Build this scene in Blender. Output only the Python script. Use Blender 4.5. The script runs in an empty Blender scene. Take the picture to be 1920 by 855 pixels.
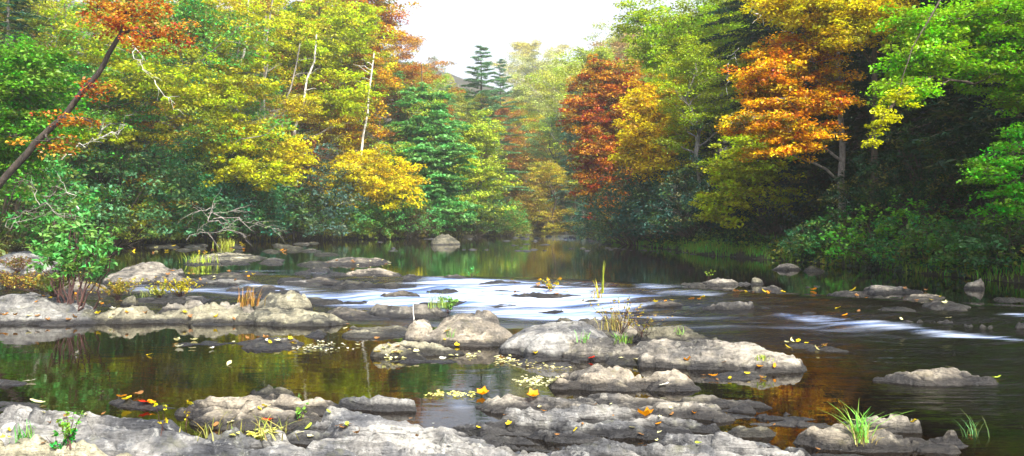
import bpy, math, random
import numpy as np
R = math.radians
SC = bpy.context.scene
COL = SC.collection

# ------------------------------------------------------------------ camera, sky, sun, exposure
F = 1507.0; HOR = 410.0; EYE = 1.7                      # focal length and horizon in the pixels of a 1920 x 855 picture
cd = bpy.data.cameras.new('camera'); cam = bpy.data.objects.new('camera', cd); COL.objects.link(cam)
cam.location = (0, 0, EYE); cam.rotation_euler = (R(90), 0, 0)
cd.sensor_width = 36; cd.sensor_fit = 'HORIZONTAL'; cd.lens = 36*F/1920
cd.shift_y = -(427.5-HOR)/1920
cd.clip_start = .1; cd.clip_end = 3000
SC.camera = cam
SUN_AZ, SUN_EL = R(150), R(50)                           # clockwise from +Y
w = bpy.data.worlds.new("World"); SC.world = w; w.use_nodes = True
nt = w.node_tree; nt.nodes.clear()
sky = nt.nodes.new('ShaderNodeTexSky'); sky.sky_type = 'NISHITA'; sky.sun_disc = False
sky.sun_elevation = SUN_EL; sky.sun_rotation = SUN_AZ; sky.dust_density = 4; sky.air_density = 1.0; sky.ozone_density = 1.2
bg = nt.nodes.new('ShaderNodeBackground'); bg.inputs[1].default_value = .10
ow = nt.nodes.new('ShaderNodeOutputWorld')
# thin white haze low in the sky
tcw = nt.nodes.new('ShaderNodeTexCoord'); sx_ = nt.nodes.new('ShaderNodeSeparateXYZ'); mr = nt.nodes.new('ShaderNodeMapRange'); mx = nt.nodes.new('ShaderNodeMix'); mx.data_type = 'RGBA'
nt.links.new(tcw.outputs['Generated'], sx_.inputs[0]); nt.links.new(sx_.outputs[2], mr.inputs[0]); mr.inputs[1].default_value = .05; mr.inputs[2].default_value = .62; mr.inputs[3].default_value = .85; mr.inputs[4].default_value = .0; mr.interpolation_type = 'SMOOTHSTEP'
nt.links.new(mr.outputs[0], mx.inputs[0]); nt.links.new(sky.outputs[0], mx.inputs[6]); mx.inputs[7].default_value = (5.8, 5.95, 6.5, 1)
nt.links.new(mx.outputs[2], bg.inputs[0]); nt.links.new(bg.outputs[0], ow.inputs[0])
sd_ = bpy.data.lights.new('sun', 'SUN'); sun = bpy.data.objects.new('sun', sd_); COL.objects.link(sun)
sd_.energy = 4.3; sd_.angle = R(3); sd_.color = (1, .93, .80)
sv = np.array([math.sin(SUN_AZ)*math.cos(SUN_EL), math.cos(SUN_AZ)*math.cos(SUN_EL), math.sin(SUN_EL)])
from mathutils import Vector
sun.rotation_euler = Vector(sv).to_track_quat('Z', 'Y').to_euler()
sun.location = (30, 20, 60)
SC.view_settings.view_transform = 'Standard'; SC.view_settings.look = 'None'
SC.view_settings.exposure = 1.7; SC.view_settings.gamma = 1; SC.view_settings.use_curve_mapping = False
SC.cycles.max_bounces = 7; SC.cycles.diffuse_bounces = 3; SC.cycles.glossy_bounces = 3
SC.cycles.transparent_max_bounces = 12; SC.cycles.transmission_bounces = 4; SC.cycles.volume_bounces = 1

# ------------------------------------------------------------------ noise
def _h(ix, iy, s):
    n = (ix.astype(np.int64)*374761393 + iy.astype(np.int64)*668265263 + s*1274126177) & 0xffffffff
    n = ((n ^ (n >> 13))*1103515245) & 0xffffffff
    n = ((n ^ (n >> 15))*2246822519) & 0xffffffff
    return ((n ^ (n >> 16)) & 0xffff)/65535.0
def noise(x, y, s=0):
    x0 = np.floor(x); y0 = np.floor(y); fx = x-x0; fy = y-y0
    fx = fx*fx*fx*(fx*(fx*6-15)+10); fy = fy*fy*fy*(fy*(fy*6-15)+10)
    a = _h(x0, y0, s); b = _h(x0+1, y0, s); c = _h(x0, y0+1, s); d = _h(x0+1, y0+1, s)
    return (a+(b-a)*fx)*(1-fy) + (c+(d-c)*fx)*fy
def fbm(x, y, s=0, o=4, g=.5):
    t = 0; a = 1; n = 0
    for k in range(o):
        t = t+a*noise(x*2**k+k*17.3, y*2**k-k*9.1, s+k); n += a; a *= g
    return t/n*2-1
def cells(x, y, s=0):
    # nearest and second nearest cell: distances, a random value and a tilt per cell
    xi = np.floor(x); yi = np.floor(y); f1 = np.full(x.shape, 9.); f2 = np.full(x.shape, 9.); v = np.zeros(x.shape); tx = np.zeros(x.shape); ty = np.zeros(x.shape)
    for i in (-1, 0, 1):
        for j in (-1, 0, 1):
            cx = xi+i; cy = yi+j; dx = cx+_h(cx, cy, s)-x; dy = cy+_h(cx, cy, s+1)-y; d = np.hypot(dx, dy); m = d < f1
            f2 = np.where(m, f1, np.minimum(f2, d)); v = np.where(m, _h(cx, cy, s+2), v)
            tx = np.where(m, -dx*(_h(cx, cy, s+3)-.5), tx); ty = np.where(m, -dy*(_h(cx, cy, s+4)-.5), ty); f1 = np.where(m, d, f1)
    return f1, f2, v, tx+ty
def sstep(t):
    t = np.clip(t, 0, 1); return t*t*(3-2*t)

# ------------------------------------------------------------------ mesh helpers
def mesh(name, V, Fq, attrs=None, smooth=False, uv=None):
    V = np.asarray(V, np.float32).reshape(-1, 3); Fq = np.asarray(Fq, np.int32); k = Fq.shape[1]
    me = bpy.data.meshes.new(name)
    me.vertices.add(len(V)); me.vertices.foreach_set('co', V.ravel())
    me.loops.add(Fq.size); me.loops.foreach_set('vertex_index', Fq.ravel())
    me.polygons.add(len(Fq)); me.polygons.foreach_set('loop_start', np.arange(0, Fq.size, k, dtype=np.int32))
    me.update(calc_edges=True)
    for an, (dom, arr) in (attrs or {}).items():
        at_ = me.attributes.new(an, 'FLOAT', dom); at_.data.foreach_set('value', np.asarray(arr, np.float32))
    if smooth: me.polygons.foreach_set('use_smooth', np.ones(len(Fq), bool))
    me.validate()
    return me
def link(name, me, m=None, parent=None, color=None):
    o = bpy.data.objects.new(name, me); COL.objects.link(o)
    if m is not None and not me.materials: me.materials.append(m)
    if parent is not None: o.parent = parent
    if color is not None: o.color = color
    return o
def tag(o, label=None, cat=None, group=None, kind=None):
    if label: o['label'] = label
    if cat: o['category'] = cat
    if group: o['group'] = group
    if kind: o['kind'] = kind
    return o
def empty(name, loc, rz=0, sc=1):
    o = bpy.data.objects.new(name, None); COL.objects.link(o); o.location = loc; o.rotation_euler = (0, 0, rz)
    o.scale = (sc, sc, sc) if not hasattr(sc, '__len__') else sc
    return o
class Wood:
    def __init__(s): s.V = []; s.F = []; s.n = 0
    def tube(s, pts, r0, r1, k=6, power=1.0):
        P = np.asarray(pts, float); n = len(P)
        T = np.gradient(P, axis=0); T /= np.linalg.norm(T, axis=1)[:, None]+1e-9
        a = np.array([0, 0, 1.]) if abs(T[0, 2]) < .9 else np.array([1., 0, 0])
        U = np.cross(T, a); U /= np.linalg.norm(U, axis=1)[:, None]+1e-9; W = np.cross(T, U)
        t = np.linspace(0, 1, n)**power; r = (r0+(r1-r0)*t)[:, None, None]
        an = np.linspace(0, 2*math.pi, k, endpoint=False)
        ring = P[:, None, :]+r*(np.cos(an)[None, :, None]*U[:, None, :]+np.sin(an)[None, :, None]*W[:, None, :])
        i = np.arange(n-1)[:, None]*k+np.arange(k)[None]; j = np.arange(n-1)[:, None]*k+(np.arange(k)[None]+1) % k
        s.V.append(ring.reshape(-1, 3)); s.F.append(np.stack([i, j, j+k, i+k], -1).reshape(-1, 4)+s.n); s.n += n*k
    def mesh(s, name): return mesh(name, np.concatenate(s.V), np.concatenate(s.F), smooth=True)

def leaves(C, rad, n, L, W, tilt=.55, rng=None, droop=.15, axis=None, shape=2.2):
    """C (m,3) spray centres, rad (3,) radii; n leaves per spray. Returns verts, faces, per-face leaf and clump values."""
    m = len(C); N = m*n
    c = np.repeat(C, n, 0)
    d = rng.normal(size=(N, 3)); d /= np.linalg.norm(d, axis=1)[:, None]; rr = rng.random(N)**(1/shape)
    sc = np.repeat(rng.uniform(.7, 1.25, m), n)
    off = d*(rr*sc)[:, None]*np.asarray(rad)[None]
    hr = np.hypot(off[:, 0], off[:, 1]); off[:, 2] -= droop*hr**1.5
    P = c+off
    nn = np.array([0, 0, 1.])+tilt*rng.normal(size=(N, 3)); nn /= np.linalg.norm(nn, axis=1)[:, None]
    if axis is None: a = off*np.array([1, 1, .3])+.4*rng.normal(size=(N, 3))*np.mean(rad)
    else: a = np.repeat(axis, n, 0)+.55*rng.normal(size=(N, 3))
    u = a-(a*nn).sum(1)[:, None]*nn; u /= np.linalg.norm(u, axis=1)[:, None]+1e-9
    v = np.cross(nn, u)
    s = rng.uniform(.65, 1.25, N)[:, None]
    l = L*s*.5; ww = W*s*.5
    V = np.stack([P-u*l, P-u*l*.1-v*ww+nn*ww*.25, P+u*l-nn*l*.25, P-u*l*.1+v*ww+nn*ww*.25], 1).reshape(-1, 3)
    Fq = np.arange(N*4).reshape(-1, 4)
    return V, Fq, rng.random(N), np.repeat(rng.random(m), n)
def leafmesh(name, parts):
    V = []; Fq = []; a = []; b = []; n = 0
    for v, f, x, y in parts: V.append(v); Fq.append(f+n); a.append(x); b.append(y); n += len(v)
    return mesh(name, np.concatenate(V), np.concatenate(Fq), {'leaf': ('FACE', np.concatenate(a)), 'clump': ('FACE', np.concatenate(b))})

# ------------------------------------------------------------------ materials
class NT:
    def __init__(s, name):
        s.m = bpy.data.materials.new(name); s.m.use_nodes = True; s.t = s.m.node_tree; s.t.nodes.clear()
        s.out = s.n('OutputMaterial')
    def n(s, typ, **kw):
        nd = s.t.nodes.new('ShaderNode'+typ)
        for k, v in kw.items():
            if isinstance(v, tuple) and len(v) == 2 and hasattr(v[0], 'bl_rna'): pass
            setattr(nd, k, v)
        return nd
    def l(s, a, b): s.t.links.new(a, b)
    def math(s, op, a, b=None, clamp=False):
        nd = s.n('Math', operation=op, use_clamp=clamp)
        for i, x in enumerate((a, b)):
            if x is None: continue
            if isinstance(x, (int, float)): nd.inputs[i].default_value = x
            else: s.l(x, nd.inputs[i])
        return nd.outputs[0]
    def ramp(s, fac, stops):
        nd = s.n('ValToRGB'); e = nd.color_ramp.elements
        while len(e) < len(stops): e.new(.5)
        for i, (p, c) in enumerate(stops): e[i].position = p; e[i].color = (*c, 1) if hasattr(c, '__len__') else (c, c, c, 1)
        s.l(fac, nd.inputs[0]); return nd.outputs[0]
    def noise(s, vec, scale, detail=5, rough=.55, dist=0):
        nd = s.n('TexNoise'); nd.inputs['Scale'].default_value = scale; nd.inputs['Detail'].default_value = detail
        nd.inputs['Roughness'].default_value = rough; nd.inputs['Distortion'].default_value = dist
        s.l(vec, nd.inputs['Vector']); return nd.outputs[0]
    def mapping(s, vec, scale=(1, 1, 1), rot=(0, 0, 0)):
        nd = s.n('Mapping'); nd.inputs['Scale'].default_value = scale; nd.inputs['Rotation'].default_value = rot
        s.l(vec, nd.inputs['Vector']); return nd.outputs[0]
    def mix(s, fac, a, b, blend='MIX'):
        nd = s.n('Mix', data_type='RGBA', blend_type=blend)
        for k, x in ((0, fac), (6, a), (7, b)):
            if isinstance(x, (int, float)): nd.inputs[k].default_value = x
            elif isinstance(x, tuple): nd.inputs[k].default_value = (*x, 1)
            else: s.l(x, nd.inputs[k])
        return nd.outputs[2]
    def attr(s, name): return s.n('Attribute', attribute_name=name).outputs['Fac']

def mat_leaf():
    t = NT('foliage'); oi = t.n('ObjectInfo'); lf = t.attr('leaf'); cl = t.attr('clump')
    hs = t.n('HueSaturation')
    # object alpha = how far the colours of one crown spread
    sp = t.math('MULTIPLY', oi.outputs['Alpha'], .20)
    mixv = t.math('ADD', t.math('MULTIPLY', cl, .65), t.math('MULTIPLY', lf, .35))
    hue = t.math('ADD', t.math('MULTIPLY', t.math('SUBTRACT', mixv, .5), sp), .5)
    t.l(hue, hs.inputs['Hue']); hs.inputs['Saturation'].default_value = 1.05
    val = t.math('ADD', t.math('MULTIPLY', t.math('MULTIPLY', lf, lf), .75), t.math('ADD', .42, t.math('MULTIPLY', cl, .45)))
    t.l(val, hs.inputs['Value'])
    # some sprays of a crown have not turned yet, some are brown already
    al2 = t.math('MULTIPLY', oi.outputs['Alpha'], 1.0)
    g1 = t.mix(t.math('MULTIPLY', t.ramp(cl, [(.13, 1.), (.17, 0.)]), al2), oi.outputs['Color'], (.14, .30, .035))
    g2 = t.mix(t.math('MULTIPLY', t.ramp(cl, [(.87, 0.), (.90, .75)]), al2), g1, (.34, .20, .05)); t.l(g2, hs.inputs['Color'])
    d = t.n('BsdfDiffuse'); tr = t.n('BsdfTranslucent'); t.l(hs.outputs[0], d.inputs[0])
    tc = t.mix(.45, hs.outputs[0], (1, .96, .42), 'MULTIPLY'); t.l(tc, tr.inputs[0])
    ms = t.n('MixShader'); ms.inputs[0].default_value = .38; t.l(d.outputs[0], ms.inputs[1]); t.l(tr.outputs[0], ms.inputs[2])
    g = t.n('BsdfGlossy'); g.inputs['Roughness'].default_value = .5; g.inputs[0].default_value = (.8, .9, 1, 1)
    m2 = t.n('MixShader'); m2.inputs[0].default_value = .02; t.l(ms.outputs[0], m2.inputs[1]); t.l(g.outputs[0], m2.inputs[2])
    t.l(m2.outputs[0], t.out.inputs[0]); return t.m
def mat_bark(name, c0, c1, scale=3):
    t = NT(name); tc = t.n('TexCoord').outputs['Object']
    n = t.noise(t.mapping(tc, (scale*3, scale*3, scale)), 1, 6, .65)
    c = t.ramp(n, [(.35, c0), (.62, c1)])
    b = t.n('BsdfPrincipled'); b.inputs['Roughness'].default_value = .85; t.l(c, b.inputs[0])
    bp = t.n('Bump'); bp.inputs['Strength'].default_value = .5; bp.inputs['Distance'].default_value = .05
    t.l(n, bp.inputs['Height']); t.l(bp.outputs[0], b.inputs['Normal']); t.l(b.outputs[0], t.out.inputs[0]); return t.m
def mat_rock():
    t = NT('gneiss_rock'); pos = t.n('NewGeometry').outputs['Position']; hw = t.attr('above_water')
    oi = t.n('ObjectInfo')
    n1 = t.noise(pos, 1.7, 7, .6, .3)
    n2 = t.noise(t.mapping(pos, (2.2, 9, 14), (.2, .1, .35)), 1.3, 7, .65, .6)
    n3 = t.noise(pos, 26, 4, .7)
    base = t.ramp(n1, [(.30, (.03, .03, .032)), (.43, (.09, .087, .083)), (.53, (.20, .183, .155)), (.68, (.36, .335, .28))])
    lay = t.ramp(n2, [(.33, .42), (.5, .95), (.68, 1.2)])
    c = t.mix(.8, base, lay, 'MULTIPLY')
    sp = t.ramp(n3, [(.32, .5), (.5, 1.0), (.72, 1.28)])
    c = t.mix(.8, c, sp, 'MULTIPLY')
    # lichen and moss in shapes of their own
    n4 = t.noise(pos, 4.3, 5, .7); c = t.mix(t.math('MULTIPLY', t.ramp(n4, [(.56, 0.), (.7, 1.)]), .45), c, (.13, .125, .06))
    n5 = t.noise(pos, 9, 6, .75); c = t.mix(t.math('MULTIPLY', t.ramp(n5, [(.55, 0.), (.63, 1.)]), .4), c, (.42, .40, .34))
    c = t.mix(1., c, oi.outputs['Color'], 'MULTIPLY')
    # wet, dark margin along the water
    wet = t.math('SUBTRACT', t.math('ADD', hw, t.math('MULTIPLY', t.math('SUBTRACT', n4, .5), .18)), .048)
    wf = t.math('SUBTRACT', 1, t.math('MULTIPLY', wet, 20, True), True)
    c = t.mix(t.math('MULTIPLY', wf, .9), c, (.012, .012, .014))
    b = t.n('BsdfPrincipled'); t.l(c, b.inputs[0])
    rr = t.math('SUBTRACT', .85, t.math('MULTIPLY', wf, .5)); t.l(rr, b.inputs['Roughness'])
    b.inputs['Specular IOR Level'].default_value = .25
    h = t.math('ADD', t.math('MULTIPLY', n2, 1.0), t.math('ADD', t.math('MULTIPLY', n3, .25), t.math('MULTIPLY', n5, .4)))
    bp = t.n('Bump'); bp.inputs['Strength'].default_value = .9; bp.inputs['Distance'].default_value = .07
    t.l(h, bp.inputs['Height']); t.l(bp.outputs[0], b.inputs['Normal']); t.l(b.outputs[0], t.out.inputs[0]); return t.m
def mat_ground():
    t = NT('forest_floor'); pos = t.n('NewGeometry').outputs['Position']
    n1 = t.noise(pos, .8, 8, .7); n2 = t.noise(pos, 7, 5, .7)
    c = t.ramp(n1, [(.3, (.012, .014, .006)), (.5, (.03, .028, .012)), (.62, (.05, .033, .012)), (.75, (.035, .05, .012))])
    c = t.mix(.8, c, t.ramp(n2, [(.3, .4), (.7, 1.7)]), 'MULTIPLY')
    sep = t.n('SeparateXYZ'); t.l(pos, sep.inputs[0])
    bed = t.ramp(n2, [(.3, (.05, .032, .012)), (.55, (.15, .10, .035)), (.75, (.30, .23, .10))])
    f = t.math('MULTIPLY', t.math('SUBTRACT', .12, sep.outputs[2]), 8, True)
    c = t.mix(f, c, bed)
    b = t.n('BsdfPrincipled'); b.inputs['Roughness'].default_value = .95; t.l(c, b.inputs[0])
    bp = t.n('Bump'); bp.inputs['Distance'].default_value = .2; t.l(n2, bp.inputs['Height']); t.l(bp.outputs[0], b.inputs['Normal'])
    t.l(b.outputs[0], t.out.inputs[0]); return t.m
def mat_water():
    t = NT('river_water'); pos = t.n('NewGeometry').outputs['Position']; foam = t.attr('foam'); flow = t.attr('flow')
    st = t.noise(t.mapping(pos, (.16, 1.25, 1), (0, 0, R(24))), 1.0, 6, .62, .5)
    st2 = t.noise(t.mapping(pos, (.35, 3.4, 1), (0, 0, R(20))), 1.0, 4, .6, .8)
    rip = t.noise(t.mapping(pos, (1.6, 4, 1)), 1.2, 3, .5)
    # small waves: smooth silky ridges where it runs, faint ripples where it stands
    h = t.math('ADD', t.math('MULTIPLY', rip, t.math('ADD', .028, t.math('MULTIPLY', flow, .06))),
               t.math('MULTIPLY', t.math('ADD', t.math('MULTIPLY', st, 2.0), st2), t.math('MULTIPLY', flow, 1.5)))
    bp = t.n('Bump'); bp.inputs['Strength'].default_value = .5; bp.inputs['Distance'].default_value = .12; t.l(h, bp.inputs['Height'])
    fr = t.n('Fresnel'); fr.inputs['IOR'].default_value = 1.33; t.l(bp.outputs[0], fr.inputs['Normal'])
    gl = t.n('BsdfGlossy'); t.l(bp.outputs[0], gl.inputs['Normal']); gl.inputs[0].default_value = (1, 1, 1, 1)
    t.l(t.math('ADD', .015, t.math('MULTIPLY', flow, .11)), gl.inputs['Roughness'])
    tr = t.n('BsdfTransparent'); tr.inputs[0].default_value = (.55, .38, .12, 1)
    df = t.n('BsdfDiffuse'); df.inputs[0].default_value = (.006, .005, .004, 1)
    body = t.n('MixShader'); t.l(t.attr('depth'), body.inputs[0]); t.l(tr.outputs[0], body.inputs[1]); t.l(df.outputs[0], body.inputs[2])
    wt = t.n('MixShader'); t.l(t.math('MULTIPLY', fr.outputs[0], 1.0, True), wt.inputs[0]); t.l(body.outputs[0], wt.inputs[1]); t.l(gl.outputs[0], wt.inputs[2])
    fo = t.n('BsdfDiffuse'); t.l(bp.outputs[0], fo.inputs['Normal'])
    t.l(t.mix(t.ramp(st2, [(.36, 0.), (.6, 1.)]), (.09, .16, .36), (.36, .42, .55)), fo.inputs[0])
    sk = t.math('ADD', t.math('MULTIPLY', st, .7), t.math('MULTIPLY', st2, .3))
    k = t.math('ADD', t.math('MULTIPLY', foam, 1.12), t.math('MULTIPLY', t.math('SUBTRACT', sk, .5), 4.2))
    k = t.math('MULTIPLY', t.math('MULTIPLY', t.math('SUBTRACT', k, .22), 1.25, True), t.math('MULTIPLY', foam, 1.25, True))
    ms = t.n('MixShader'); t.l(k, ms.inputs[0]); t.l(wt.outputs[0], ms.inputs[1]); t.l(fo.outputs[0], ms.inputs[2])
    t.l(ms.outputs[0], t.out.inputs[0]); return t.m
LEAF = mat_leaf(); ROCK = mat_rock()
BARK = mat_bark('brown_bark', (.025, .018, .012), (.10, .075, .055)); GREY = mat_bark('grey_bark', (.10, .09, .08), (.30, .28, .25))
PALE = mat_bark('pale_bark', (.30, .28, .25), (.72, .70, .66)); UMBER = mat_bark('dark_bark', (.012, .009, .007), (.055, .042, .032)); DARK = mat_bark('dark_stem', (.03, .012, .012), (.07, .03, .025))

# ------------------------------------------------------------------ terrain and river
_LY = [-40, 0, 12, 20, 30, 40, 48, 56, 61, 73, 90, 120, 200, 400]; _LX = [-9, -9, -9.5, -13, -19, -24, -20, -15, -7, 1.0, 3.4, 6.4, 14, 30]
_RY = [-40, 0, 12, 18, 21.5, 28, 38, 50, 56, 75, 90, 120, 200, 400]; _RX = [20, 17, 13, 11.5, 10.6, 9.2, 7.3, 6.1, 6.1, 8.2, 10.2, 13.8, 18, 34]
def xl(y): return np.interp(y, _LY, _LX)
def xr(y): return np.interp(y, _RY, _RX)
def wz(x, y):                                            # water level: upper pool, rapids, lower pool, far riffle
    yu = np.interp(x, [-14, -8, 1.2, 5, 8.2, 14], [23, 21, 19.3, 15.6, 13.2, 10])
    z = .20*sstep((y-(yu-4.2))/4.2)
    return z+.9*sstep((y-72)/45)
def ground(x, y):
    x = np.asarray(x, float); y = np.asarray(y, float)
    j = fbm(x*.12, y*.12, 5, 3)*1.5*sstep((y-10)/20)
    sl = (xl(y)-x+j)*.8; sr = x-xr(y)+j*.6
    s = np.maximum(sl, sr)
    up = np.clip(s-1.5, 0, None)
    k = np.where(sl > sr, .46, .62)
    lift = wz(x, y)
    hill = k*up; hill = 55*(1-np.exp(-hill/55))
    far = sstep((y-140)/190)*(44+10*fbm(x*.01, y*.01, 9, 2))
    h = lift-.5+.85*sstep((s+.8)/2.2)+hill+fbm(x*.3, y*.3, 2, 4)*.25*sstep(s/3)
    h = h+fbm(x*.9, y*.9, 3, 3)*.08
    return h+far
def graded(lo, hi, fine0, fine1, step, grow):
    a = list(np.arange(fine0, fine1+step, step)); s = step
    while a[-1] < hi: s *= grow; a.append(a[-1]+s)
    s = step
    while a[0] > lo: s *= grow; a.insert(0, a[0]-s)
    return np.array(a)
def gridmesh(name, xs, ys, zf, attrs=None, smooth=True):
    X, Y = np.meshgrid(xs, ys); Z = zf(X, Y)
    n, m = X.shape; i = np.arange(n-1)[:, None]*m+np.arange(m-1)[None]
    Fq = np.stack([i, i+1, i+m+1, i+m], -1).reshape(-1, 4)
    A = {k: ('POINT', f(X, Y).ravel()) for k, f in (attrs or {}).items()}
    return mesh(name, np.stack([X, Y, Z], -1).reshape(-1, 3), Fq, A, smooth)
g = link('ground', gridmesh('ground', graded(-600, 600, -30, 30, .5, 1.06), graded(-60, 900, 0, 90, .5, 1.05), ground), mat_ground())
tag(g, kind='structure')

def unproj(px, py, z=0.0):
    px = np.asarray(px, float); py = np.asarray(py, float)
    d = (EYE-z)*F/np.maximum(py-HOR, 3); return (px-960)/F*d, d
def onwater(px, py, up=0.0):
    z = 0
    for _ in range(6): x, d = unproj(px, py, z+up); z = wz(x, d)
    return x, d, z
def world(px, py, d): return np.array([(px-960)/F*d, d, EYE-(py-HOR)/F*d])
def polysd(P, X, Y):
    """signed distance to polygon, + inside"""
    d2 = np.full(X.shape, 1e9); ins = np.zeros(X.shape, bool); n = len(P)
    for i in range(n):
        a = P[i]; b = P[(i+1) % n]; e = b-a; wx = X-a[0]; wy = Y-a[1]
        t = np.clip((wx*e[0]+wy*e[1])/(e@e+1e-12), 0, 1); dx = wx-t*e[0]; dy = wy-t*e[1]; d2 = np.minimum(d2, dx*dx+dy*dy)
        c = ((a[1] > Y) != (b[1] > Y)); xi = a[0]+(Y-a[1])/(b[1]-a[1]+1e-12)*e[0]; ins ^= c & (X < xi)
    return np.where(ins, 1, -1)*np.sqrt(d2)

FOAM = [  # patches of white water, traced where they lie on the river
 ([(420,548),(470,530),(640,545),(820,522),(1050,530),(1240,548),(1210,585),(1130,606),(960,600),(800,580),(640,575),(560,560)], .95, .9),
 ([(760,517),(900,520),(1060,530),(1180,540),(1060,545),(800,530)], .8, .5),
 ([(1180,545),(1290,590),(1480,600),(1700,612),(1600,625),(1400,612),(1150,612)], .42, .9),
 ([(1440,583),(1500,585),(1640,592),(1760,606),(1920,632),(1990,648),(1900,650),(1700,618),(1500,606)], .78, .35),
 ([(1490,584),(1560,588),(1650,592),(1700,602),(1560,600)], .95, .3),
 ([(200,528),(430,536),(520,545),(440,556),(230,548)], .50, .5),
 ([(440,505),(600,507),(700,520),(560,520),(420,512)], .30, .5),
 ([(1170,520),(1290,540),(1400,556),(1180,548)], .45, .6),
 ([(1840,578),(1930,585),(1990,600),(1900,598)], .6, .3),
 ([(820,752),(880,745),(900,775),(850,785)], .35, .12),
 ([(1020,446),(1060,436),(1110,430),(1130,440),(1100,452),(1040,452)], 1.0, 4.),
]
_FP = []
for pl, s, e in FOAM:
    x, d, z = onwater(*np.array(pl, float).T); _FP.append((np.stack([x, d], 1), s, e))
def foam(X, Y):
    v = np.zeros(X.shape)
    for P, s, e in _FP:
        m = (X > P[:, 0].min()-2*e) & (X < P[:, 0].max()+2*e) & (Y > P[:, 1].min()-2*e) & (Y < P[:, 1].max()+2*e)
        if m.any():
            q = polysd(P, X[m], Y[m]); v[m] = np.maximum(v[m], s*sstep((q+e*.7)/(e*1.9)))
    return v
def flowf(X, Y):
    yu = np.interp(X, [-14, -8, 1.2, 5, 8.2, 14], [23, 21, 19.3, 15.6, 13.2, 10])
    a = sstep((yu+1.2-Y)/1.5)*sstep((Y-(yu-8))/2.5)
    b = sstep((X-3.0)/2)*sstep((Y-5)/2)*sstep((yu+1-Y)/1.5)*.75
    c = sstep((Y-72)/5)
    return np.maximum(np.maximum(a*sstep((Y-12.2)/1.5+sstep((X-1)/2)*2), b), c)
def depthf(X, Y):
    d = .42+.45*sstep((Y-13)/5)
    return np.clip(d+.35*sstep((X-2.5)/3)+.3*fbm(X*.5, Y*.5, 8, 3), .3, .97)
def wsurf(X, Y):
    f = flowf(X, Y)
    u = X*.9-Y*.42; v = X*.42+Y*.9
    return wz(X, Y)+f*(fbm(u*.35, v*1.6, 31, 3)*.085+fbm(u*1.2, v*4, 32, 2)*.012)
wxs = graded(-60, 60, -14, 14, .09, 1.05); wys = [-20., -10, -3, 0, 2, 3.5, 4.5]; q = 4.5
while q < 130: q *= 1.0058; wys.append(q)
wt = link('river_water', gridmesh('river_water', wxs, np.array(wys), wsurf, {'foam': foam, 'flow': flowf, 'depth': depthf}), mat_water())
tag(wt, kind='structure')

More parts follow.
